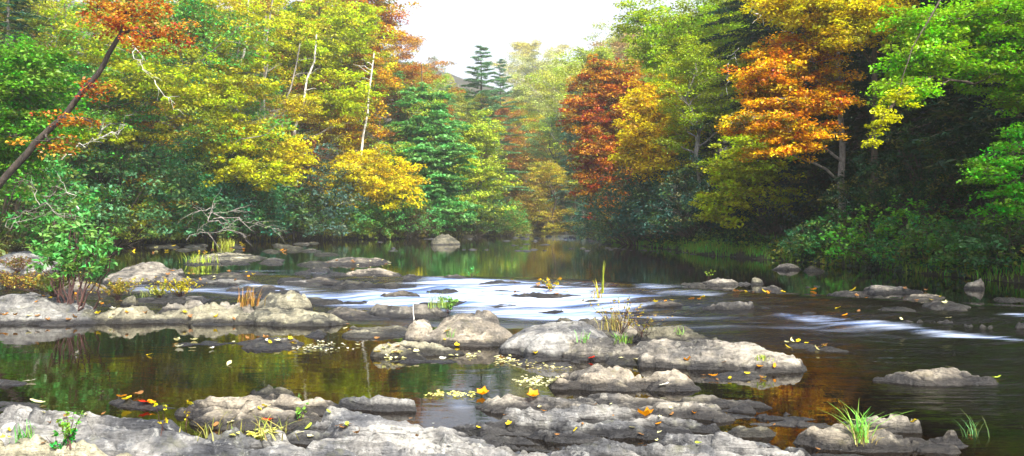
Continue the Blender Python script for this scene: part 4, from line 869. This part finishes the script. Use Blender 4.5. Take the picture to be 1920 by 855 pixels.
# unseen trees added beyond the right picture edge to keep the thicket in shade
for x, y_, H, k in [(17.5, 9, 13, 'b3'), (20, 14, 14, 'b1'), (17.5, 3, 13, 'b2'), (22, 20, 15, 'b3'), (16.5, 13.5, 10, 'm1')]:
    plant(k, x, y_, H, (.10, .26, .04), .5, 'unseen green tree added past the right picture edge to shade the bank', 'trees added to shade the right bank')
for px, d_, H, k, c, lab in [(850, 108, 7, 'm1', (.50, .44, .06), 'small golden tree on the far left ridge beside the tall pine'), (872, 112, 7, 'm2', (.30, .44, .10), 'small green tree on the far left ridge touching the tall pine'), (828, 104, 7, 'm2', (.44, .50, .08), 'small lime tree on the far left ridge at the gap edge'), (888, 120, 8, 'h1', (.12, .30, .2), 'small hazy hemlock on the far left ridge behind the tall pine')]:
    plant(k, at(px, d_), d_, H, c, .5, lab, name='hemlock_tree' if k[0] == 'h' else 'broadleaf_tree', bark='g')
# ------------------------------------------------------------------ ground cover on both banks
def blades(P, n, h, spread, wid, rng, lean=.5):
    """curved grass blades: 3 joined quads each"""
    m = len(P); N = m*n; b = np.repeat(P, n, 0)+rng.normal(size=(N, 3))*np.array([spread, spread, 0])
    az = rng.random(N)*6.283; hh = h*rng.uniform(.45, 1.15, N); ln = lean*rng.uniform(.2, 1.3, N)*hh
    D = np.stack([np.cos(az), np.sin(az), np.zeros(N)], 1); S = np.stack([-np.sin(az), np.cos(az), np.zeros(N)], 1); V = []
    for t, wf in ((0, 1), (.4, .9), (.75, .6), (1, .08)):
        c = b+D*(ln*t*t)[:, None]+np.stack([0*hh, 0*hh, hh*(t-.25*t*t*ln/hh)], 1); V += [c-S*wid*wf/2, c+S*wid*wf/2]
    V = np.stack(V, 1).reshape(-1, 3); f = np.array([[0, 1, 3, 2], [2, 3, 5, 4], [4, 5, 7, 6]]); Fq = (np.arange(N)[:, None, None]*8+f[None]).reshape(-1, 4)
    return V, Fq, np.repeat(rng.random(N), 3), np.repeat(np.repeat(rng.random(m), n), 3)
rng = np.random.default_rng(77)
y = rng.uniform(19, 58, 3600); x = xr(y)+rng.uniform(-1.2, 1.6, 3600)+.3; z = ground(x, y); k = z > wz(x, y)+.0
P = np.stack([x, y, z], 1)[k]
tag(link('grass', leafmesh('grass', [blades(P, 9, .30, .16, .022, rng)]), LEAF, color=(.16, .34, .04, .9)), 'bright green grass fringe along the right bank waterline', 'grass', kind='stuff')
y = rng.uniform(30, 66, 2200); x = xl(y)-rng.uniform(-2, 2.2, 2200); z = ground(x, y); k = z > wz(x, y)
P = np.stack([x, y, z], 1)[k]
tag(link('grass', leafmesh('grass', [blades(P, 9, .40, .2, .025, rng)]), LEAF, color=(.36, .32, .06, .9)), 'dry yellowish grass and weeds along the left bank waterline', 'grass', kind='stuff')
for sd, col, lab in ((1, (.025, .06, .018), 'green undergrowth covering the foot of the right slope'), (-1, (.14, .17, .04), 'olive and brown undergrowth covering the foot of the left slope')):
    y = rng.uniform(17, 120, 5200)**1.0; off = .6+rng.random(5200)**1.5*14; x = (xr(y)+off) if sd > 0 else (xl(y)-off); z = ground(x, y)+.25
    P = np.stack([x, y, z], 1)
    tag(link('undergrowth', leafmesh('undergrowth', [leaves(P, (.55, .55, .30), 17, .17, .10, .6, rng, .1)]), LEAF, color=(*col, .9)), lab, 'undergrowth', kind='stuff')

# ------------------------------------------------------------------ plants on the rocks
def on(px, py):
    return hit(px, py)
def tuft(px, py, h, n, spread, col, al, label, wid=.008, lean=.6, seed=1, cat='grass tuft', name='grass_tuft'):
    x, yy, z = on(px, py); rg = np.random.default_rng(seed+int(px))
    V, Fq, a, b = blades(np.array([[0, 0, -.02]]), n, h, spread, wid, rg, lean)
    o = link(name, leafmesh('grass_tuft', [(V, Fq, a, rg.random(len(a)))]), LEAF, color=(*col, al)); o.location = (x, yy, z); return tag(o, label, cat)
tuft(1612, 822, .30, 46, .035, (.26, .55, .10), .6, 'fresh green grass tuft fanned out on the lower right slab', .010, .9)
tuft(1618, 826, .16, 40, .05, (.50, .42, .16), .4, 'dry straw skirt at the foot of the fresh green tuft', .007, 1.2)
tuft(1826, 818, .22, 22, .04, (.10, .22, .07), .5, 'thin dark green tuft at the right end of the lower right slab', .006)
tuft(485, 815, .18, 22, .10, (.24, .28, .07), .8, 'green and straw grass in the hollow with the red leaf', .010, .8)
tuft(400, 815, .14, 26, .10, (.28, .27, .08), .8, 'yellowish grass left of the hollow with the red leaf', .010, .9)
tuft(520, 825, .17, 18, .06, (.34, .31, .10), .8, 'bent yellow grass blades right of the red leaf', .010, 1.3)
tuft(45, 835, .16, 26, .06, (.10, .34, .06), .5, 'green grass in the bottom left corner beside the cobble', .010, .8)
tuft(280, 556, .24, 60, .16, (.30, .38, .12), .6, 'pale grass drooping over the rocks right of the sapling', .012, .9)
tuft(465, 572, .34, 70, .12, (.42, .22, .06), .5, 'reddish brown dry grass beside the upright boulder', .012, .5)
tuft(372, 492, .40, 60, .3, (.45, .55, .08), .5, 'bright yellow green grass on the long flat slab', .02, .6)
tuft(425, 462, .50, 110, .22, (.46, .50, .08), .5, 'yellow green grass at the foot of the bleached brush', .025, .6)
tuft(820, 588, .30, 46, .10, (.34, .48, .12), .6, 'leafy green grass on the blocky boulder, behind the white stick', .012, .7)
tuft(845, 632, .16, 22, .04, (.16, .34, .08), .6, 'small green blades at the right of the pillar rock', .008, .7)
tuft(1150, 622, .34, 60, .10, (.44, .36, .12), .8, 'dry weed clump between largest boulder and whaleback rock', .009, .6)
tuft(1165, 640, .15, 40, .06, (.18, .34, .07), .7, 'green base leaves of the dry weed clump', .012, .8)
tuft(1095, 640, .15, 14, .03, (.22, .50, .12), .5, 'few green blades on the flank of the largest boulder', .012, .6)
tuft(1275, 628, .13, 20, .04, (.26, .46, .10), .5, 'small green tuft on the dark rock behind the whaleback', .008, .7)
tuft(1430, 672, .07, 60, .05, (.46, .58, .08), .6, 'yellow green cress on the end of the whaleback rock', .012, 1.0)
tuft(1130, 548, .70, 14, .012, (.40, .46, .06), .4, 'tall slender yellow green reed in the rapids', .022, .12)
tuft(1122, 560, .45, 16, .08, (.66, .50, .05), .4, 'yellow weeds at the foot of the tall slender reed', .018, .6)
tuft(560, 745, .05, 12, .02, (.2, .4, .1), .4, 'tiny green blades on the left pale slab', .007)
def weed(px, py, h, ns, nl, leafL, col, al, label, seed=1, spread=.5, wide=.5, name='weed', cat='weed', bark=DARK, r=.004):
    x, yy, z = on(px, py); rg = np.random.default_rng(seed+int(px)); W = Wood(); C = []; AX = []
    for i in range(ns):
        e = np.array([rg.normal()*h*spread*.6, rg.normal()*h*spread*.6, h*rg.uniform(.6, 1.05)]); P = bez((rg.normal()*.02, rg.normal()*.02, -.03), e, .06, rg, 6, .05); W.tube(P, r, r*.3, 4)
        for j in range(nl):
            t = rg.uniform(.3, 1)*4.99; ii = int(t); C.append(P[ii]+(P[ii+1]-P[ii])*(t-ii)); AX.append([rg.normal(), rg.normal(), .5])
    C = np.array(C); AX = np.array(AX); AX /= np.linalg.norm(AX, axis=1)[:, None]
    rt = empty(name, (x, yy, z)); tag(rt, label, cat); link('stems', W.mesh('stems'), bark, rt)
    link('foliage', leafmesh('foliage', [leaves(C, (leafL*.5, leafL*.5, leafL*.4), 3, leafL, leafL*wide, .6, rg, .2, AX)]), LEAF, rt, (*col, al)); return rt
weed(340, 556, .42, 34, 7, .055, (.60, .50, .04), .6, 'yellow leaved weeds growing along the left bar', 3, 1.3)
weed(300, 560, .30, 22, 6, .05, (.40, .42, .06), .7, 'yellow green weeds beside the pale drooping grass', 4, 1.2)
weed(840, 585, .30, 14, 8, .06, (.22, .42, .10), .6, 'leafy green seedling leaning right on the blocky boulder', 5, .9)
weed(1165, 628, .50, 16, 6, .035, (.60, .42, .06), .8, 'tall thin weeds with small yellow leaves behind the largest boulder', 6, .8)
weed(1205, 628, .34, 10, 5, .03, (.50, .36, .08), .8, 'thin weeds leaning right above the whaleback rock', 7, 1.2)
weed(135, 838, .22, 6, 6, .035, (.22, .48, .06), .7, 'small leafy weed on the bottom left ledge', 8, .6)
weed(115, 845, .13, 9, 8, .03, (.05, .42, .06), .4, 'bright green fern like plant at the bottom left corner', 9, .9)
weed(350, 800, .20, 2, 5, .035, (.66, .56, .04), .6, 'red stemmed weed with yellow leaves before the left pool', 10, .3)
weed(305, 818, .18, 2, 4, .035, (.66, .62, .04), .6, 'single yellow flower like sprig on the bottom left ledge', 11, .2)
weed(885, 518, .30, 6, 5, .06, (.10, .46, .10), .5, 'bright green sprig on the small mossy rock', 12, .8)
weed(1328, 524, .30, 4, 4, .05, (.30, .48, .06), .5, 'green seedling on the pale block row', 13, .4)
weed(1030, 545, .3, 8, 6, .07, (.62, .40, .04), .8, 'yellow and brown leafy sprigs on the dark rock in the foam', 14, 1.1)
weed(560, 790, .14, 5, 5, .035, (.26, .50, .10), .6, 'seedling with round green leaves on the left pale slab', 15, .7)
for px, py, c, lab in [(15, 540, (.30, .16, .06), 'reddish weeds at the left picture edge above the ledge'), (60, 548, (.40, .26, .05), 'brown and yellow weeds left of the sapling'), (100, 556, (.24, .26, .07), 'olive weeds at the left foot of the sapling'), (220, 560, (.40, .30, .06), 'brown weeds at the right foot of the sapling'), (35, 510, (.22, .12, .06), 'dark red weeds on the pale bank rock')]:
    weed(px, py, .42, 44, 8, .055, c, .8, lab, 20, 1.4)
# green sapling on the left bar
sx, sy, sz = on(140, 572)
r = empty('sapling', (sx, sy, sz)); tag(r, 'leafy green sapling with thin dark stems on the left rocks', 'sapling')
rg = np.random.default_rng(5); W = Wood(); C = []; AX = []
for i in range(15):
    epx, epy = [(80, 430), (100, 400), (130, 395), (165, 400), (195, 425), (215, 450), (90, 470), (150, 430), (180, 470), (110, 450), (205, 500), (75, 500), (140, 405), (170, 440), (120, 480)][i]
    e = world(epx, epy, sy+rg.uniform(-.5, .5))-np.array([sx, sy, sz]); b0 = np.array([e[0]*.30+rg.normal()*.05, rg.normal()*.08, -.1])
    P = bez(b0, e, .03, rg, 8, .05); W.tube(P, .016, .005, 5)
    for j in range(9):
        t = rg.uniform(.50, 1)*6.99; ii = int(t); q = P[ii]+(P[ii+1]-P[ii])*(t-ii); d_ = rg.normal(size=3)*np.array([1, 1, .6])+np.array([0, 0, .4]); d_ /= np.linalg.norm(d_); e2 = q+d_*rg.uniform(.08, .30)
        W.tube(bez(q, e2, 0, rg, 4), .005, .002, 3); C.append(e2); AX.append(d_)
C = np.array(C); AX = np.array(AX)
link('stems', W.mesh('stems'), DARK, r)
link('foliage', leafmesh('foliage', [leaves(C, (.09, .09, .07), 9, .125, .055, .75, rg, .2, AX)]), LEAF, r, (.13, .36, .09, .45))

# ------------------------------------------------------------------ dead wood
def snag(name, px, py, d, segs, label, r=.03, bark=PALE, seed=1, twigs=5, tl=.5, cat='branch', zoff=None):
    rg = np.random.default_rng(seed); W = Wood(); o = world(px, py, d)
    for (a, b) in segs:
        A = world(a[0], a[1], d+rg.uniform(-.3, .3))-o; B = world(b[0], b[1], d+rg.uniform(-.8, .8))-o; P = bez(A, B, rg.uniform(-.05, .08), rg, 8, .10); W.tube(P, r*.75, r*.15, 5)
        for q in range(twigs):
            t = rg.uniform(.2, 1)*6.99; ii = int(t); p = P[ii]+(P[ii+1]-P[ii])*(t-ii); dd = (B-A)/np.linalg.norm(B-A)+rg.normal(size=3)*.7; W.tube(bez(p, p+dd*tl*rg.uniform(.4, 1), .05, rg, 5, .1), r*.4, r*.1, 4)
    m = W.mesh(name); ob = link(name, m, bark); ob.location = o; return tag(ob, label, cat)
snag('dead_branch', 75, 400, 22, [((10, 425), (75, 385)), ((75, 385), (60, 345)), ((75, 385), (110, 350)), ((75, 385), (140, 415)), ((10, 425), (95, 395))], 'tangle of bare grey twigs above the low undergrowth at left', .017, bark=GREY, seed=2)
snag('dead_branch', 145, 390, 22.5, [((148, 392), (112, 338))], 'single bare pale stick pointing up left above the sapling', .028, seed=3, twigs=1)
snag('dead_branch', 190, 260, 30, [((115, 300), (190, 258)), ((190, 258), (194, 225)), ((190, 258), (235, 235))], 'pale forked dead limb in front of the dark thicket', .03, seed=4, twigs=4)
snag('dead_branch', 285, 130, 26.4, [((238, 66), (290, 150)), ((290, 150), (345, 215)), ((250, 80), (258, 118))], 'long thin bleached branch hanging below the rusty leaves', .02, seed=5, twigs=4, tl=.4)
snag('dead_branch', 400, 420, 33, [((350, 450), (390, 415)), ((390, 415), (400, 385)), ((390, 415), (470, 440)), ((400, 400), (530, 435)), ((390, 400), (440, 395)), ((360, 440), (430, 425)), ((395, 390), (360, 400)), ((400, 410), (480, 420))], 'bleached brush of fallen limbs at the left bank waterline', .026, bark=GREY, seed=6, twigs=6, tl=.7)
snag('dead_branch', 1440, 30, 34, [((1407, -12), (1412, 22)), ((1412, 22), (1440, 38)), ((1440, 38), (1482, 66))], 'crooked white limb at the top edge above the orange maple', .05, seed=7, twigs=2, tl=.8)
snag('dead_branch', 1367, 130, 33, [((1385, 90), (1366, 120)), ((1366, 120), (1362, 165))], 'short pale hanging limb left of the orange maple', .025, seed=8, twigs=2, tl=.4)
snag('dead_branch', 1770, 240, 26, [((1768, 130), (1770, 230)), ((1770, 230), (1770, 345))], 'thin straight grey trunk standing dead in the dark woods', .035, bark=GREY, seed=9, twigs=6, tl=1.0, cat='trunk')
x, yy, z = on(776, 598)
W = Wood(); rg = np.random.default_rng(1); W.tube(bez((0, 0, -.05), (-.01, 0, .24), 0, rg, 5, .05), .013, .008, 6)
o = link('stick', W.mesh('stick'), PALE); o.location = (x, yy, z); tag(o, 'short white stick upright behind the pillar of rock', 'stick')

# ------------------------------------------------------------------ fallen leaves
def leafshape(seed, lobed=False, curl=.3):
    rg = np.random.default_rng(seed); n = 15; V = [(0, 0, 0)]; an = np.linspace(0, 2*math.pi, n, endpoint=False)
    for a in an:
        r_ = (.5*(1+.0*math.cos(a))*(.62+.38*abs(math.cos(a)))) if not lobed else .5*(.55+.45*abs(math.cos(2.5*a)))
        V.append((r_*math.cos(a), r_*(.62 if not lobed else 1)*math.sin(a), 0))
    V = np.array(V); V[:, 2] = curl*(V[:, 0]**2*1.2+V[:, 1]**2*2.2)+rg.normal(size=len(V))*.02
    me = bpy.data.meshes.new('fallen_leaf'); me.from_pydata([tuple(v) for v in V], [], [(0, i+1, (i+1) % n+1) for i in range(n)])
    for an_, v in (('leaf', .75), ('clump', .5)):
        at_ = me.attributes.new(an_, 'FLOAT', 'FACE'); at_.data.foreach_set('value', [v]*n)
    me.polygons.foreach_set('use_smooth', [True]*n); me.materials.append(LEAF); return me
LM = [leafshape(1), leafshape(2, False, .6), leafshape(3, True, .4), leafshape(4, True, .9), leafshape(5, False, .15)]
LC = dict(y=(.72, .55, .05), p=(.74, .70, .40), o=(.66, .26, .03), r=(.60, .04, .03), b=(.30, .15, .06), w=(.70, .70, .62), g=(.40, .50, .08))
CN = dict(y='yellow', p='pale cream', o='orange', r='red', b='brown', w='whitish', g='green tinged')
def fallen(px, py, size, c, label, group=None, rg=random.Random(9), curl=None, tilt=.25):
    x, y_, z = hit(px, py); me = LM[curl if curl is not None else rg.randrange(5)]
    o = bpy.data.objects.new('fallen_leaf', me); COL.objects.link(o); o.location = (x, y_, z+.010+size*.06)
    o.rotation_euler = (rg.gauss(0, tilt), rg.gauss(0, tilt), rg.random()*6.28); s = size*rg.uniform(.8, 1.2); o.scale = (s, s, s)
    f = rg.uniform(.8, 1.1); o.color = (*[v*f for v in LC[c]], .2); tag(o, label, 'leaf', group); return o
rg = random.Random(21)
for x0, x1, y0, y1, n, pal_, sz, where in [
  (0, 440, 590, 603, 34, 'ppyywo', .10, 'at the waterline of the left ledge'),
  (320, 560, 636, 656, 24, 'pypow', .10, 'on the thin slabs in the left pool'),
  (640, 860, 600, 668, 16, 'pyp', .09, 'around the blocky boulder'),
  (680, 1060, 662, 676, 16, 'pyw', .09, 'floating below the blocky boulder'),
  (1310, 1460, 690, 716, 18, 'yyyo', .07, 'on the wet slab below the whaleback rock'),
  (1470, 1590, 640, 656, 18, 'yyyp', .09, 'heaped on the low slab in the dark right water'),
  (1205, 1320, 558, 572, 26, 'yyyo', .11, 'on the dark rock at the right rapids'),
  (1360, 1480, 546, 552, 14, 'yyo', .11, 'floating below the pale block row'),
  (240, 560, 455, 475, 36, 'yypo', .22, 'on the shelves before the left bank'),
  (280, 480, 508, 530, 26, 'yopb', .13, 'on the dark leafy slab by the rapids'),
  (590, 730, 488, 498, 16, 'opp', .13, 'on the double humped rock'),
  (940, 1080, 526, 556, 26, 'yob', .12, 'caught on the rocks in the foam'),
  (1540, 1840, 545, 602, 22, 'yoyp', .10, 'on the slabs of the right stream'),
  (560, 690, 785, 832, 14, 'ypgb', .07, 'in the leafy hollow beside the broad slab'),
  (400, 560, 760, 812, 12, 'pyo', .07, 'on the left pale slab'),
  (880, 1340, 760, 835, 22, 'pypo', .05, 'on the bottom slabs'),
  (0, 380, 770, 845, 16, 'pyg', .05, 'on the bottom left ledge'),
  (560, 1330, 765, 850, 16, 'pbw', .035, 'small on the bottom slabs'),
  (1350, 1830, 790, 850, 10, 'ypb', .05, 'on the lower right slab'),
  (60, 260, 540, 575, 22, 'ypo', .09, 'under the sapling')]:
    for k in range(int(n*.62+.5)):
        c = rg.choice(pal_+'bb'); fallen(rg.uniform(x0, x1), rg.uniform(y0, y1), sz, c, '%s fallen leaf %s' % (CN[c], where), 'fallen leaves '+where)
for px, py, s, c, lab, cu in [(500, 794, .11, 'r', 'only bright red leaf, in the hollow left of the broad slab', 2), (228, 748, .12, 'o', 'big curled orange leaf at the tip of the thin wet slab', 1), (258, 744, .14, 'b', 'big curled tan leaf beside the orange one on the wet slab', 1), (238, 752, .12, 'y', 'yellow leaf hanging under the big curled leaves', 1),
  (270, 758, .10, 'r', 'dull red leaf on the thin wet slab', 2), (285, 760, .11, 'o', 'orange leaf at the water edge of the thin wet slab', 1), (1000, 752, .14, 'o', 'large upright tan orange leaf on the long slab', 3), (905, 744, .12, 'o', 'curled orange leaf at the left tip of the long slab', 3),
  (1210, 784, .13, 'o', 'folded tan leaf under the edge of the long slab', 3), (70, 758, .12, 'p', 'large pale leaf on the flat bluish slab at left', 0), (55, 717, .12, 'w', 'white leaf at the end of the small slab at the left edge', 4),
  (1205, 720, .09, 'w', 'white leaf on the flank of the slab with the blue flank', 4), (1245, 732, .09, 'w', 'white leaf floating under the slab with the blue flank', 4), (1165, 676, .10, 'p', 'pale leaf floating left of its twin under the whaleback rock', 4), (1193, 678, .10, 'p', 'pale leaf floating right of its twin under the whaleback rock', 4),
  (1290, 684, .14, 'o', 'pinkish orange leaf raft at the foot of the whaleback rock', 3), (1110, 674, .10, 'r', 'red orange leaf at the foot of the largest boulder', 2), (1868, 712, .12, 'g', 'yellow leaf on the right tip of the lone arched slab', 1), (280, 667, .12, 'y', 'yellow leaf floating alone in the left pool', 4), (430, 684, .15, 'p', 'pale leaf raft floating alone in the left pool', 4),
  (955, 803, .06, 'y', 'yellow leaf in the dark hollow of the cracked slab', 3), (1310, 836, .07, 'g', 'green yellow leaf beside the bottom ledge', 1), (1600, 546, .15, 'y', 'yellow leaf on the flat pale rock in the right stream', 1), (1525, 545, .15, 'o', 'orange leaf between the pale row and the right stream slabs', 1)]:
    fallen(px, py, s, c, lab, curl=cu, tilt=.15)
# rafts of leaves too many to count
def raft(pts, n, s, col, label, al=.4):
    P = []; rg = random.Random(len(pts)*7+n)
    for k in range(n):
        a, b = rg.choice(pts); x, y_, z = hit(a+rg.gauss(0, 14), b+rg.gauss(0, 2.5)); P.append((x, y_, z+.012+rg.random()*.012))
    P = np.array(P); r2 = np.random.default_rng(n); o = P.mean(0)
    V, Fq, a, b = leaves(P-o, (.01, .01, .002), 1, s, s*.7, .10, r2, 0); ob = link('leaf_litter', leafmesh('leaf_litter', [(V, Fq, a*.4+.6, r2.random(len(b)))]), LEAF, color=(*col, al)); ob.location = o; tag(ob, label, 'leaf litter', kind='stuff')
raft([(985, 716), (1010, 712), (1030, 718), (1000, 722)], 90, .06, (.62, .58, .38), 'dense cream leaf raft left of the slab with the blue flank')
raft([(830, 740), (860, 742), (820, 742), (870, 745)], 46, .055, (.66, .60, .22), 'yellow leaf raft in the green reflecting pool')
raft([(980, 685), (1010, 688), (1045, 692), (960, 680)], 70, .05, (.5, .44, .24), 'pale leaf scum before the wet slab under the largest boulder')
raft([(590, 650), (620, 645), (640, 655), (570, 655), (600, 657)], 60, .055, (.6, .57, .45), 'whitish leaves washed together left of the low tan rock')
raft([(470, 820), (500, 815), (485, 822)], 40, .05, (.72, .66, .22), 'yellowish leaf litter in the hollow with the red leaf')
raft([(880, 668), (740, 672), (950, 674)], 40, .07, (.74, .70, .40), 'line of pale leaves floating before the low tan rock')
# ------------------------------------------------------------------ air
V = np.array([(x, y, z) for z in (-3, 140) for y in (-70, 920) for x in (-620, 620)], float)
hz = link('haze', mesh('haze', V, [(0, 2, 3, 1), (4, 5, 7, 6), (0, 1, 5, 4), (2, 6, 7, 3), (0, 4, 6, 2), (1, 3, 7, 5)]), None)
hm = bpy.data.materials.new('haze'); hm.use_nodes = True; hn = hm.node_tree; hn.nodes.clear()
pv = hn.nodes.new('ShaderNodeVolumePrincipled'); pv.inputs['Color'].default_value = (.93, .96, 1, 1); pv.inputs['Density'].default_value = .0014; pv.inputs['Anisotropy'].default_value = .65
ho = hn.nodes.new('ShaderNodeOutputMaterial'); hn.links.new(pv.outputs[0], ho.inputs['Volume']); hz.data.materials.append(hm)
tag(hz, kind='stuff')
